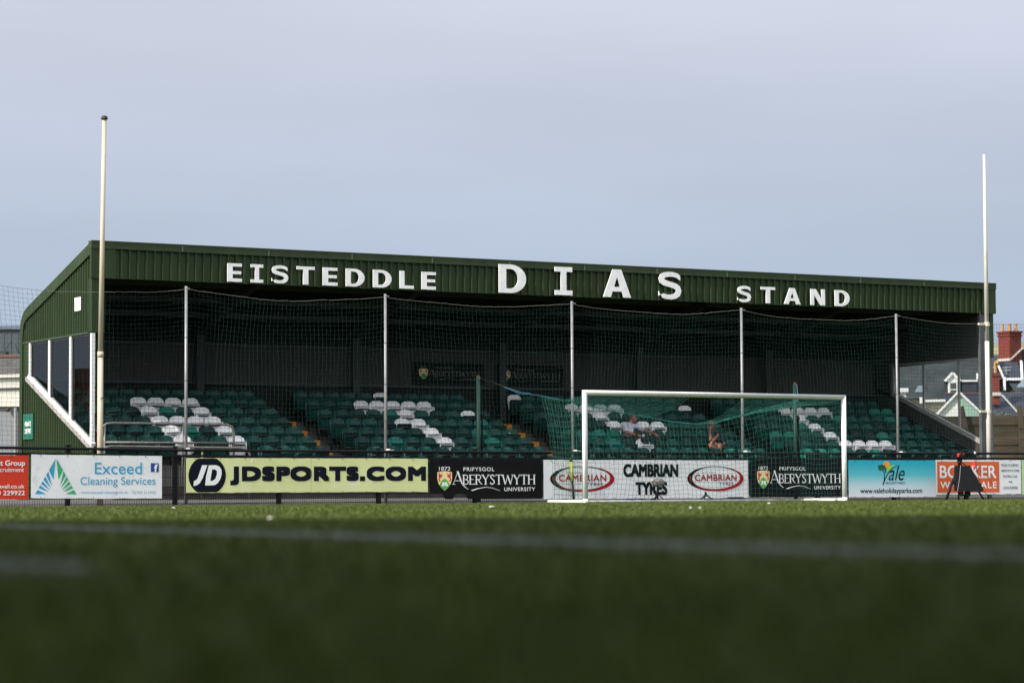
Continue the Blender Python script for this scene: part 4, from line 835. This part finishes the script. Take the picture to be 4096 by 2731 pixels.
# =================================================================== PEOPLE
def remesh(mb, vox, smooth=4):
    me = mb.mesh('tmp'); o = bpy.data.objects.new('tmp', me); COL.objects.link(o)
    m_ = o.modifiers.new('r', 'REMESH'); m_.mode = 'VOXEL'; m_.voxel_size = vox; s_ = o.modifiers.new('s', 'SMOOTH'); s_.iterations = smooth; s_.factor = .5
    r = bpy.data.meshes.new_from_object(o.evaluated_get(bpy.context.evaluated_depsgraph_get())); bpy.data.objects.remove(o); r.materials.clear(); return r
def bone(mb, p, q, r0, r1): mb.cyl(p, q, r0, r1, 12); mb.sph(p, r0, r0, r0, 12, 8); mb.sph(q, r1, r1, r1, 12, 8)
def chain(mb, pts, rs):
    for (p, q), (a, c) in zip(zip(pts, pts[1:]), zip(rs, rs[1:])): bone(mb, p, q, a, c)
def hand(mb, wrist, palm, d, side):
    """palm + four curled fingers + thumb; d = pointing direction, side = direction across the palm"""
    d = Vector(d).normalized(); s = Vector(side).normalized(); n_ = d.cross(s).normalized(); palm = Vector(palm)
    chain(mb, [wrist, palm-d*.03, palm+d*.03], [.026,.03,.028]); bone(mb, palm-s*.022, palm+s*.022, .022, .022)
    for i, (o, l) in enumerate(((-.033,.06),(-.011,.072),(.011,.07),(.033,.054))):
        a = palm+d*.04+s*o; chain(mb, [a, a+d*l*.5-n_*.006, a+d*l*.85-n_*.03, a+d*l*.95-n_*.055], [.0105,.0098,.009,.0085])
    a = palm-d*.015-s*.035; chain(mb, [a, a-s*.025+d*.025-n_*.01, a-s*.03+d*.06-n_*.02], [.014,.0115,.010])
def head(mb, c, face, upv):
    """skull, jaw, nose, brow, ears, eye sockets left by the brow/cheek forms"""
    f = Vector(face).normalized(); u = Vector(upv).normalized(); s = f.cross(u).normalized(); c = Vector(c)
    mb.sph(c+u*.025-f*.012, .083, .083, .098, 16, 12); mb.sph(c-u*.045+f*.03, .058, .058, .07, 14, 10); mb.sph(c-u*.085+f*.055, .03, .03, .026, 10, 8)
    bone(mb, c+u*.012+f*.085, c-u*.028+f*.108, .011, .017); bone(mb, c+u*.028+f*.072-s*.03, c+u*.028+f*.072+s*.03, .016, .016)
    bone(mb, c-u*.062+f*.078-s*.016, c-u*.062+f*.078+s*.016, .011, .011)
    for q in (-1, 1): mb.sph(c+s*q*.082-f*.01-u*.005, .014, .022, .032, 8, 6); mb.sph(c+s*q*.04-u*.02+f*.062, .024, .024, .022, 8, 6)
    return f, u, s, c
skin1 = M('skin_ruddy', (.22,.085,.06), .55, .35, n=.12, ns=14); skin2 = M('skin_tan', (.18,.07,.045), .55, .35, n=.12, ns=14)
def person1():
    o = Vector((5.99, 7.42, 1.55))     # hips on the fourth-row seat
    t = thing('person', 'person in white shirt with black front lounging sideways in a seat, looking right', 'person', (5.99,7.3,1.08))
    hip, chest, neck, hd = Vector((5.90,7.28,1.66)), Vector((5.98,7.44,1.93)), Vector((6.02,7.45,2.08)), Vector((6.10,7.43,2.205))
    shl, shr = Vector((5.77,7.36,2.02)), Vector((6.21,7.50,1.99))
    b = MB(); chain(b, [hip, hip.lerp(chest,.5), chest, neck, hd-Vector((.02,0,.06))], [.15,.155,.145,.06,.055]); bone(b, shl, shr, .07, .07)
    head(b, hd, (.80,-.55,-.12), (-.05,.05,1))
    el, wl = Vector((5.73,7.18,1.82)), Vector((5.93,6.98,1.745)); chain(b, [shl, el, wl], [.062,.047,.032]); hand(b, wl, (6.0,6.95,1.73), (.85,-.3,-.25), (.3,.6,.7))
    er, wr = Vector((6.36,7.25,1.87)), Vector((6.46,7.0,1.79)); chain(b, [shr, er, wr], [.06,.045,.031]); hand(b, wr, (6.50,6.93,1.755), (.5,-.6,-.6), (.8,.4,.1))
    kn, ft = Vector((6.45,6.9,1.66)), Vector((6.5,6.72,1.2)); chain(b, [hip+Vector((.06,.06,-.03)), kn, ft, ft+Vector((.05,-.16,-.05))], [.10,.07,.05,.045])
    k2, f2 = Vector((6.10,6.82,1.62)), Vector((6.06,6.72,1.18)); chain(b, [hip+Vector((-.06,-.06,-.03)), k2, f2, f2+Vector((.0,-.16,-.05))], [.10,.07,.05,.045])
    body = part('body', remesh(b, .009), skin1, t, True)
    c = MB(); chain(c, [hip+Vector((0,0,.08)), hip.lerp(chest,.5), chest, chest.lerp(neck,.55)], [.165,.172,.162,.10]); bone(c, shl, shr, .085, .085); chain(c, [shl, shl.lerp(el,.72)], [.085,.075]); chain(c, [shr, shr.lerp(er,.72)], [.083,.073])
    part('shirt', remesh(c, .012), M('shirt_white', (.38,.37,.43), .8, .2, n=.08, ns=10, bump=.3, bs=12), t, True)
    d = MB(); d.sph((6.06,7.24,1.80),.135,.10,.135,14,10); bone(d, Vector((5.98,7.2,1.73)), Vector((6.12,7.28,1.78)), .135, .12); part('shirt_front', remesh(d, .012), M('shirt_black', (.007,.007,.009), .8), t, True)
    q = MB(); chain(q, [hip+Vector((.06,.06,-.04)), kn, ft], [.118,.088,.07]); chain(q, [hip+Vector((-.06,-.06,-.04)), k2, f2], [.118,.088,.07]); bone(q, hip+Vector((-.06,0,-.03)), hip+Vector((.06,0,-.03)), .15, .15); part('trousers', remesh(q, .012), M('cloth_black', (.007,.007,.009), .85), t, True)
    s = MB()
    for f_ in (ft, f2): bone(s, f_+Vector((0,.02,-.04)), f_+Vector((.02,-.2,-.07)), .055, .045)
    part('shoe', remesh(s, .012), M('shoe_black', (.015,.015,.016), .5), t, True)
    h = MB(); h.sph(hd+Vector((-.035,.025,.055)), .092, .092, .082, 16, 12); h.sph(hd+Vector((-.06,.05,.0)), .06, .06, .075, 12, 9); part('hair', remesh(h, .01), M('hair_brown_grey', (.06,.04,.032), .8, n=.3, ns=60, bump=.6, bs=90), t, True)
    bd = MB(); bd.cyl(shl+Vector((-.075,-.035,.0)), shl+Vector((-.083,-.045,.0)), .052, .052, 20); e = part('shirt_badge', bd, M('badge_white', (.75,.75,.76), .6), t)
    bd = MB(); bd.cyl(shl+Vector((-.083,-.046,.0)), shl+Vector((-.086,-.050,.0)), .036, .03, 3); part('badge_mark', bd, ink_k, e)
    w_ = MB(); w_.cyl(el.lerp(wl,.9), wl, .037, .037, 12); part('wristband', w_, black_p, t)
    w_ = MB(); w_.box(6.05,6.09,6.9,6.93,1.70,1.76); part('cup', MB().cyl((6.08,6.93,1.70),(6.10,6.92,1.77),.03,.034,12), M('cup_white', (.7,.7,.68), .5), t)
person1()
def person2():
    t = thing('person', 'person in black T-shirt and shorts hunched with chin on fist, bare knees', 'person', (8.3,6.6,.83))
    hip, chest, neck, hd = Vector((8.42,6.72,1.44)), Vector((8.16,6.64,1.76)), Vector((8.06,6.60,1.90)), Vector((7.99,6.56,2.02))
    shl, shr = Vector((7.99,6.50,1.84)), Vector((8.27,6.68,1.83))
    b = MB(); chain(b, [hip, hip.lerp(chest,.5), chest, neck, hd-Vector((-.02,0,.05))], [.145,.145,.135,.058,.055]); bone(b, shl, shr, .062, .062)
    head(b, hd, (-.72,-.66,-.22), (-.12,-.05,1))
    el, wl = Vector((7.84,6.38,1.62)), Vector((7.85,6.42,1.87)); chain(b, [shl, el, wl], [.055,.046,.031]); hand(b, wl, (7.88,6.44,1.935), (.25,.15,1), (.6,-.75,.0))
    er, wr = Vector((8.12,6.46,1.73)), Vector((7.80,6.24,1.57)); chain(b, [shr, er, wr], [.056,.046,.032]); hand(b, wr, (7.74,6.21,1.52), (-.45,-.35,-.85), (.75,-.6,.1))
    kn, ft = Vector((7.92,6.28,1.50)), Vector((7.76,6.24,1.0)); chain(b, [hip+Vector((.0,.07,-.02)), kn, kn.lerp(ft,.35), ft, ft+Vector((-.15,-.08,-.06))], [.095,.066,.062,.045,.04])
    k2, f2 = Vector((8.02,6.22,1.47)), Vector((8.02,6.20,.98)); chain(b, [hip+Vector((.04,-.09,-.02)), k2, k2.lerp(f2,.35), f2, f2+Vector((-.15,-.06,-.06))], [.095,.066,.062,.045,.04])
    part('body', remesh(b, .009), skin2, t, True)
    c = MB(); chain(c, [hip+Vector((0,0,.06)), hip.lerp(chest,.5), chest, chest.lerp(neck,.6)], [.158,.16,.15,.092]); bone(c, shl, shr, .078, .078); chain(c, [shl, shl.lerp(el,.5)], [.076,.07]); chain(c, [shr, shr.lerp(er,.55)], [.076,.07]); part('shirt', remesh(c, .012), M('shirt_black', (.007,.007,.009), .8), t, True)
    bd = MB().sph(Vector((8.02,6.49,1.70)),.03,.02,.02,8,6); part('shirt_crest', bd, ink_w, t)
    q = MB(); h1, h2 = hip+Vector((.0,.07,-.03)), hip+Vector((.04,-.09,-.03)); chain(q, [h1, h1.lerp(kn,.72)], [.118,.098]); chain(q, [h2, h2.lerp(k2,.72)], [.118,.098]); bone(q, h1, h2, .14, .14); part('shorts', remesh(q, .012), M('cloth_navy', (.007,.007,.009), .85), t, True)
    part('shorts_mark', MB().sph((8.36,6.50,1.54),.014,.01,.02,8,6), ink_w, t)
    s = MB()
    for f_ in (ft, f2): bone(s, f_+Vector((.03,.02,-.05)), f_+Vector((-.19,-.08,-.08)), .052, .042)
    part('shoe', remesh(s, .012), M('shoe_black', (.015,.015,.016), .5), t, True)
    h = MB(); h.sph(hd+Vector((.035,.035,.045)), .087, .087, .085, 16, 12); part('hair', remesh(h, .01), M('hair_cropped', (.07,.035,.022), .8, n=.3, ns=60), t, True)
    h = MB(); h.sph(hd+Vector((.0,-.02,-.085)), .056, .056, .04, 12, 9); part('beard', remesh(h, .01), M('beard_grey', (.13,.09,.07), .9, n=.4, ns=60), t, True)
person2()
# =================================================================== HOUSES BEYOND (right)
def cg(lat, dep, z=0): return Vector((CAM.x+lat*_r.x+dep*_f.x, CAM.y+lat*_r.y+dep*_f.y, z))
slate = M('slate_roof', (.024,.031,.034), .75, .35, n=.35, ns=1.4, dirt=(.045,.055,.055), dirts=2.5, dirta=.6, bump=.6, bs=9)
slate_b = M('blue_slate_roof', (.018,.024,.038), .65, .4, n=.25, ns=3, bump=.6, bs=9)
render_w = M('white_render', (.55,.55,.52), .8, n=.06, ns=2); render_c = M('cream_render', (.48,.45,.34), .8, n=.06, ns=2); render_m = M('mint_render', (.24,.36,.29), .8, n=.06, ns=2)
upvc = M('white_trim', (.6,.6,.6), .5); brick_r = M('red_brick', (.12,.022,.015), .85, n=.3, ns=9, dirt=(.09,.025,.02), dirts=8, dirta=.5, bump=.5, bs=20); tile_r = M('red_ridge_tile', (.085,.045,.038), .8)
wgl = M('window_dark', (.06,.07,.075), .1, .6); pot_m = M('chimney_clay', (.32,.17,.065), .8, n=.2, ns=6); lead = M('lead_flashing', (.36,.36,.34), .6)
def house(name, label, lat, dep, cat='house', turn=0): return thing(name, label, cat, cg(lat, dep), -YAW-R(turn))
def pz(h, name, mb, mat, par=None): return part(name, mb, mat, par or h, local=True)
def courses(mb, x0, x1, y0, z0, y1, z1, step=.22):
    """roof plane with stepped slate courses"""
    L_ = math.hypot(y1-y0, z1-z0); n_ = max(2, int(L_/step)); dy, dz = (y1-y0)/n_, (z1-z0)/n_
    for i in range(n_):
        a, c = y0+dy*i, z0+dz*i; mb.add([(x0,a-.005,c+.014),(x1,a-.005,c+.014),(x1,a+dy,c+dz+.005),(x0,a+dy,c+dz+.005),(x0,a-.01,c),(x1,a-.01,c)], [(0,1,2,3),(4,5,1,0)])
    return mb
# long slate-roofed terrace house seen through the end window
h = house('terraced_house', 'long house with weathered grey slate roof and white dormers, seen through the end window', 18.5, 107.3, turn=9.5)
pz(h, 'wall', MB().box(-3.2,1.6,1.2,7.6,-.2,4.2), render_c)
rf = pz(h, 'roof', courses(MB(), -3.9, 1.75, .9, 4.22, 4.2, 7.4).add([(-3.9,4.2,7.4),(1.75,4.2,7.4),(1.75,8,4.2),(-3.9,8,4.2)], [(0,1,2,3)]), slate)
pz(h, 'gutter', MB().box(-1.25,1.75,.78,.92,4.08,4.18).box(-1.36,-1.25,.72,.95,4.02,4.28), upvc, rf)
pz(h, 'skylight', MB().add([(-1.58,1.12,4.50),(-1.25,1.12,4.50),(-1.12,1.42,4.80),(-1.42,1.42,4.80)], [(0,1,2,3)]), M('skylight_glass', (.12,.16,.2), .3, .4), rf)
d = pz(h, 'dormer', MB().box(-.17,.24,.72,1.9,4.22,4.95).plate([[(-.27,4.95),(.31,4.95),(.03,5.25)]], .72, 1.3), upvc)
pz(h, 'dormer_roof', MB().beam((-.30,.66,4.94),(.03,.66,5.29),.10,.10,(0,1,0)).beam((.36,.66,4.94),(.03,.66,5.29),.10,.10,(0,1,0)).add([(-.33,.62,4.95),(.03,.62,5.33),(.03,2.2,5.33),(-.33,2.2,4.95)],[(0,1,2,3)]).add([(.03,.62,5.33),(.39,.62,4.95),(.39,2.2,4.95),(.03,2.2,5.33)],[(0,1,2,3)]), upvc, d)
w = pz(h, 'window', MB().box(-.08,.20,.70,.72,4.30,4.86), wgl); pz(h, 'window_frame', MB().box(-.08,.20,.685,.70,4.56,4.60).box(-.10,-.07,.685,.70,4.28,4.88).box(.19,.22,.685,.70,4.28,4.88), upvc, w)
d = pz(h, 'flat_dormer', MB().box(.42,1.03,.75,2.4,4.3,4.92), slate_b); pz(h, 'dormer_fascia', MB().box(.40,1.08,.66,.75,4.91,4.98).box(1.02,1.10,.68,.76,5.0,5.26), upvc, d); pz(h, 'dormer_cap', courses(MB(), .42, 1.05, .68, 4.98, 1.5, 5.28), slate, d)
# white and mint gable
h = house('gabled_house', 'small gabled house, left half white boarding and right half mint green, with white bargeboards', 17.48, 100, turn=10)
pz(h, 'white_wall', MB().plate([[(-.95,0),(.0,0),(.0,4.15),(-.95,3.1)]], 0, .1).box(-.95,0,.1,1.5,0,3.1), render_w); pz(h, 'mint_wall', MB().plate([[(.0,0),(.82,0),(.82,3.3),(.0,4.15)]], 0, .1).box(.0,.82,.1,1.5,0,3.3), render_m)
pz(h, 'bargeboard', MB().beam((-1.0,-.1,3.14),(.03,-.1,4.19),.08,.12,(0,1,0)), upvc); pz(h, 'bargeboard', MB().beam((.0,-.1,4.19),(.88,-.1,3.33),.08,.10,(0,1,0)), upvc)
rf = pz(h, 'roof', MB().add([(-1.05,-.05,3.16),(.0,-.05,4.23),(.0,1.6,4.23),(-1.05,1.6,3.16)],[(0,1,2,3)]).add([(.0,-.05,4.23),(.93,-.05,3.33),(.93,1.6,3.33),(.0,1.6,4.23)],[(0,1,2,3)]), slate_b)
pz(h, 'corner_trim', MB().box(-.03,.03,-.03,0,3.0,4.1), upvc)
h = house('bungalow', 'low house with a dark blue slate roof and red ridge tiles behind the mint gable', 18.6, 102.5)
pz(h, 'wall', MB().box(-.9,3,.6,5,0,3.3), render_w); rf = pz(h, 'roof', courses(MB(), -.95, 3.1, .2, 3.1, 1.9, 4.24), slate_b); pz(h, 'ridge', MB().cyl((-.95,1.9,4.26),(3.1,1.9,4.26),.05), tile_r, rf)
h = house('white_extension', 'small white extension with a pale roof at the left of the end window', 15.6, 103)
pz(h, 'wall', MB().box(-.8,.3,0,3,0,4.3), render_w); pz(h, 'fascia', MB().box(-.85,.38,-.1,.0,4.28,4.45), upvc); pz(h, 'roof', courses(MB(), -.85, .35, -.05, 4.45, 1.2, 4.75), slate)
# right of the stand
h = house('chimney_house', 'slate-roofed house with a tall red brick chimney and five clay pots', 23.5, 120.9)
pz(h, 'wall', MB().box(-1.6,4,1,7,0,6), render_w)
pz(h, 'roof', courses(MB(), -.75, 4, .2, 6.2, 2.2, 6.85).add([(-1.6,.1,5.6),(-.3,.1,6.35),(.6,.1,7.0),(4,.1,7.0),(4,.1,5.6)],[(0,4,3,2,1)]), slate)
def turned(mb, c, a):
    ca, sa = math.cos(a), math.sin(a); mb.v = [(c[0]+x*ca-y*sa, c[1]+x*sa+y*ca, z) for x, y, z in mb.v]; return mb
cc, ca_ = (.05, -.35), R(30)
ch = pz(h, 'chimney', turned(MB().box(-.36,.36,-.40,.40,6.3,7.58).box(-.40,.40,-.44,.44,7.58,7.66).box(-.37,.37,-.41,.41,7.66,7.74).box(-.42,.42,-.47,.47,7.74,7.83), cc, ca_), brick_r)
for x, y in ((-.22,-.25),(.18,-.25),(-.02,.02),(.2,.2),(-.2,.26)): pz(h, 'chimney_pot', turned(MB().cyl((x,y,7.83),(x,y,8.19),.075,.055,10).cyl((x,y,8.12),(x,y,8.19),.075,.075,10).cyl((x,y,7.81),(x,y,7.88),.09,.09,10), cc, ca_), pot_m, ch)
pz(h, 'chimney_flashing', turned(MB().box(-.40,-.34,-.44,.44,6.42,6.54).beam((-.36,-.43,6.46),(.40,-.43,7.02),.05,.10,(0,1,0)), cc, ca_), lead, ch)
h = house('slate_house', 'dark slate house with a white-trimmed gable and skylight at the right edge', 21.5, 109)
pz(h, 'wall', MB().box(-.45,4,.9,6,0,5.1), M('dark_blue_wall', (.05,.055,.08), .8))  # one even dark blue wall colour
rf = pz(h, 'roof', courses(MB(), -.62, .42, .4, 5.08, 1.6, 5.86).add([(.42,.4,5.08),(2.6,.4,5.08),(2.6,1.7,5.9),(.55,1.65,5.88)],[(0,1,2,3)]), slate_b)
pz(h, 'gutter', MB().box(-.42,.42,.28,.4,5.02,5.12), upvc, rf); pz(h, 'bargeboard', MB().beam((.36,.3,5.05),(.58,1.6,5.9),.1,.08), upvc, rf)
pz(h, 'gable_trim', MB().beam((-.66,.3,5.66),(-.44,.3,5.12),.08,.10,(0,1,0)).box(-.46,-.36,.25,.35,4.58,5.16), upvc)
pz(h, 'porch_roof', courses(MB(), -.2, 4, -1.5, 4.3, .6, 4.95).plate([[(-.25,4.5),(.4,5.1),(2,5.15),(2,4.5)]], -.2, .1), slate)
pz(h, 'aerial', MB().cyl((-.25,.7,5.3),(-.25,.7,5.62),.012,.012,6).cyl((-.42,.7,5.58),(-.02,.7,5.60),.010,.010,6).cyl((-.36,.62,5.54),(-.36,.78,5.54),.008,.008,5).cyl((-.42,.7,5.46),(-.05,.7,5.48),.010,.010,6), lead)
pz(h, 'skylight', MB().add([(-.20,-1.2,4.66),(2,-1.2,4.66),(2,-.8,5.1),(.2,-.8,5.06)],[(0,1,2,3)]), M('skylight_glass', (.12,.16,.2), .3, .4))
h = house('house_extension', 'low extension with a broad blue slate roof and small red chimney behind the timber fence', 19.5, 97)
pz(h, 'wall', MB().box(-1.2,5,.5,4,0,3.0), render_w); pz(h, 'roof', courses(MB(), -1.3, 5, .0, 2.9, 2.2, 4.08), slate_b)
ch = pz(h, 'chimney', MB().box(-1.04,-.80,.9,1.2,3.6,4.72).box(-1.08,-.76,.86,1.24,4.68,4.80), brick_r); pz(h, 'chimney_pot', MB().cyl((-.92,1.05,4.8),(-.92,1.05,5.25),.06,.05,10).cyl((-.92,1.05,5.2),(-.80,1.0,5.2),.07,.07,10), pot_m, ch); pz(h, 'chimney_flashing', MB().box(-1.08,-.76,.82,.90,3.92,4.05), lead, ch)
pz(h, 'hip_flashing', MB().beam((-.78,.55,3.95),(-.05,-.02,2.98),.10,.03), lead)
# timber fence
t = thing('timber_fence', 'tall weathered brown timber fence behind the right end of the stand', 'fence', cg(15.5, 84), -YAW)
tim = M('weathered_timber', (.042,.032,.02), .9, n=.35, ns=2.5, dirt=(.026,.03,.014), dirts=3, dirta=.6, bump=.5, bs=12, stretch=(.4,1,2.5))
z = .0
for i, hgt in enumerate((.30,.32,.28,.33,.29,.26,.24,.14,.27,.29)):
    pz(t, 'plank', MB().box(-4, 4.5, -.06+.015*(i % 3), .06, z-.01, z+hgt-.004), tim); z += hgt+.0
for x, l in ((-.62,-.14),(1.22,-.06),(3.1,.03),(-2.6,.02)): pz(t, 'post', MB().beam((x,-.14,0),(x,-.14,2.3),.2,.16,(1,0,0)).beam((x,-.14,2.25),(x+l,-.14,3.04),.2,.16,(1,0,0)), tim)
# shrub by the fence
fol = M('shrub_leaf', (.07,.09,.035), .8, island=.5); mb = MB()
for i in range(160):
    p = Vector((random.gauss(0,.28), random.gauss(0,.15), 2.62+abs(random.gauss(0,.14)))); a = Vector((random.uniform(-1,1),random.uniform(-1,1),random.uniform(-1,1))).normalized()*.05; b_ = a.orthogonal().normalized()*.025; mb.add([p-a,p+b_,p+a,p-b_],[(0,1,2,3)])
for i in range(8): mb.beam((random.gauss(0,.2),0,1.2),(random.gauss(0,.25),0,2.85),.015,.015)
s_ = thing('shrub', 'thin shrub with small leaves poking above the timber fence', 'shrub', cg(16.35, 86), -YAW); pz(s_, 'foliage', mb, fol)
# hill far behind
mb = MB(); nx, ny = 40, 8; vs = []
for j in range(ny+1):
    for i in range(nx+1):
        x = -300+i*30; y = 560+j*45; q = j/ny; vs.append(cg(x, y, 58*math.sin(q*1.57)*(.95+.05*math.sin(i*.35))-1)+Vector((0,0,random.uniform(-1,1))))
o = part('hill', mb.add(vs, [(j*(nx+1)+i, j*(nx+1)+i+1, (j+1)*(nx+1)+i+1, (j+1)*(nx+1)+i) for j in range(ny) for i in range(nx)]), M('hill_grass', (.17,.165,.09), .95, n=.3, ns=.03, dirt=(.07,.09,.04), dirts=.02, dirta=.7), smooth=True); o['kind'] = 'structure'
# =================================================================== LEFT BACKGROUND
h = house('clad_building', 'large grey-blue clad building beyond the left end of the stand', -22, 110, 'building')
pz(h, 'wall', corr(lambda s, o: (-14+s, -o), 24, .3, [(0,0),(.22,0),(.23,.02),(.28,.02)], lambda s: 0, lambda s: 7.5), M('blue_grey_cladding', (.05,.063,.075), .6, n=.1, ns=1)); pz(h, 'parapet', MB().box(-14.1,10.1,-.12,10,7.5,7.66), M('parapet_grey', (.09,.12,.15), .5)); pz(h, 'wall', MB().box(-14,10,.05,10,0,7.5), M('blue_grey_cladding', (.05,.063,.075)))
pz(h, 'bracket', MB().box(-.55,.3,-.8,-.1,6.3,6.52).beam((.2,-.7,6.5),(.4,-.1,7.0),.03,.03), steel_d)
h = house('slate_outbuilding', 'low white outbuilding with slate roof and red ridge tiles at the left edge', -16.5, 80, 'building')
old = M('old_slate', (.06,.058,.057), .85, n=.4, ns=3.0, dirt=(.11,.10,.085), dirts=4, dirta=.6, bump=.6, bs=9)
pz(h, 'roof', courses(MB(), -6, 1.6, .35, 4.05, 3.4, 4.78, .28), old); pz(h, 'ridge', MB().cyl((-6,3.4,4.82),(1.6,3.4,4.82),.085,.085,10), tile_r)
pz(h, 'wall', MB().box(-6,1.5,0,6,3.08,4.03).beam((-6,-.05,3.93),(1.6,-.05,4.05),.12,.10), M('white_boarding', (.5,.49,.45), .7, n=.05, ns=2)); pz(h, 'band', MB().beam((-6,-.03,3.5),(1.55,-.03,3.66),.06,.045), M('dark_band', (.06,.06,.06), .6))
pz(h, 'wall', MB().box(-6,1.5,.12,6,0,3.08), M('grey_wall', (.19,.2,.22), .8, n=.1, ns=2)); pz(h, 'pipe', MB().cyl((.92,.02,.2),(.92,.02,3.05),.05), M('pipe_grey', (.22,.22,.23), .6)); pz(h, 'door_jamb', MB().box(1.05,1.28,.0,.12,.0,3.06), M('jamb_grey', (.16,.16,.18), .7)); pz(h, 'alarm_light', MB().sph((.68,.0,2.98),.065,.065,.065), M('dark_red', (.06,.012,.01), .5))
# house row further left, mirrored in the gable windows
for i, (x, y, w_, hh) in enumerate(((-24.5,58,8,5.6),(-34,64,9,5.9),(-30,76,26,4.3))):
    h = thing('row_house', ('dark-roofed house with steep gable standing left of the stand', 'brick house with tall gable standing farther left of the stand', 'long low terrace standing behind the two gabled houses')[i], 'house', (x,y,0))
    pz(h, 'wall', MB().box(-w_/2,w_/2,-4,4,0,hh*.55), (render_c, brick_r, render_w)[i])
    pz(h, 'roof', MB().add([(-w_/2-.3,-4.2,hh*.55),(w_/2+.3,-4.2,hh*.55),(0,-4.2,hh),(0,4.2,hh),(-w_/2-.3,4.2,hh*.55),(w_/2+.3,4.2,hh*.55)],[(0,1,2),(0,2,3,4),(1,5,3,2),(5,4,3)]), slate)
    pz(h, 'chimney', MB().box(w_*.28,w_*.28+.9,-.5,.5,hh*.6,hh+.35), brick_r)
# unseen block added beside the photographer to cast the near turf's shade
def shade_caster():
    t = thing('shade_block', 'tall grey flat-roofed block added left of the photographer to shade the turf', 'building', cg(-14, 0), -YAW)
    g = M('shade_block_grey', (.30,.30,.29), .8, n=.1, ns=1)
    pz(t, 'wall', MB().box(-9,9,-10,7.0,0,11.6), g); pz(t, 'roof', MB().box(-9.0,9.0,-10,7.0,11.6,12.0), steel_d)
    pz(t, 'sky_blocker', MB().box(9.0,34,-19,-5.5,0,12.5), g)  # unseen extra block added behind the camera to cut sky light on the turf
    for x in (-6,-2,2,6):
        for z in (1.2,4.6,8): w = pz(t, 'window', MB().box(x-1,x+1,7.01,7.05,z,z+1.6), wgl); pz(t, 'window_frame', MB().box(x-1.08,x+1.08,7.005,7.04,z-.08,z-.0).box(x-1.08,x+1.08,7.005,7.04,z+1.6,z+1.68), upvc, w)
shade_caster()
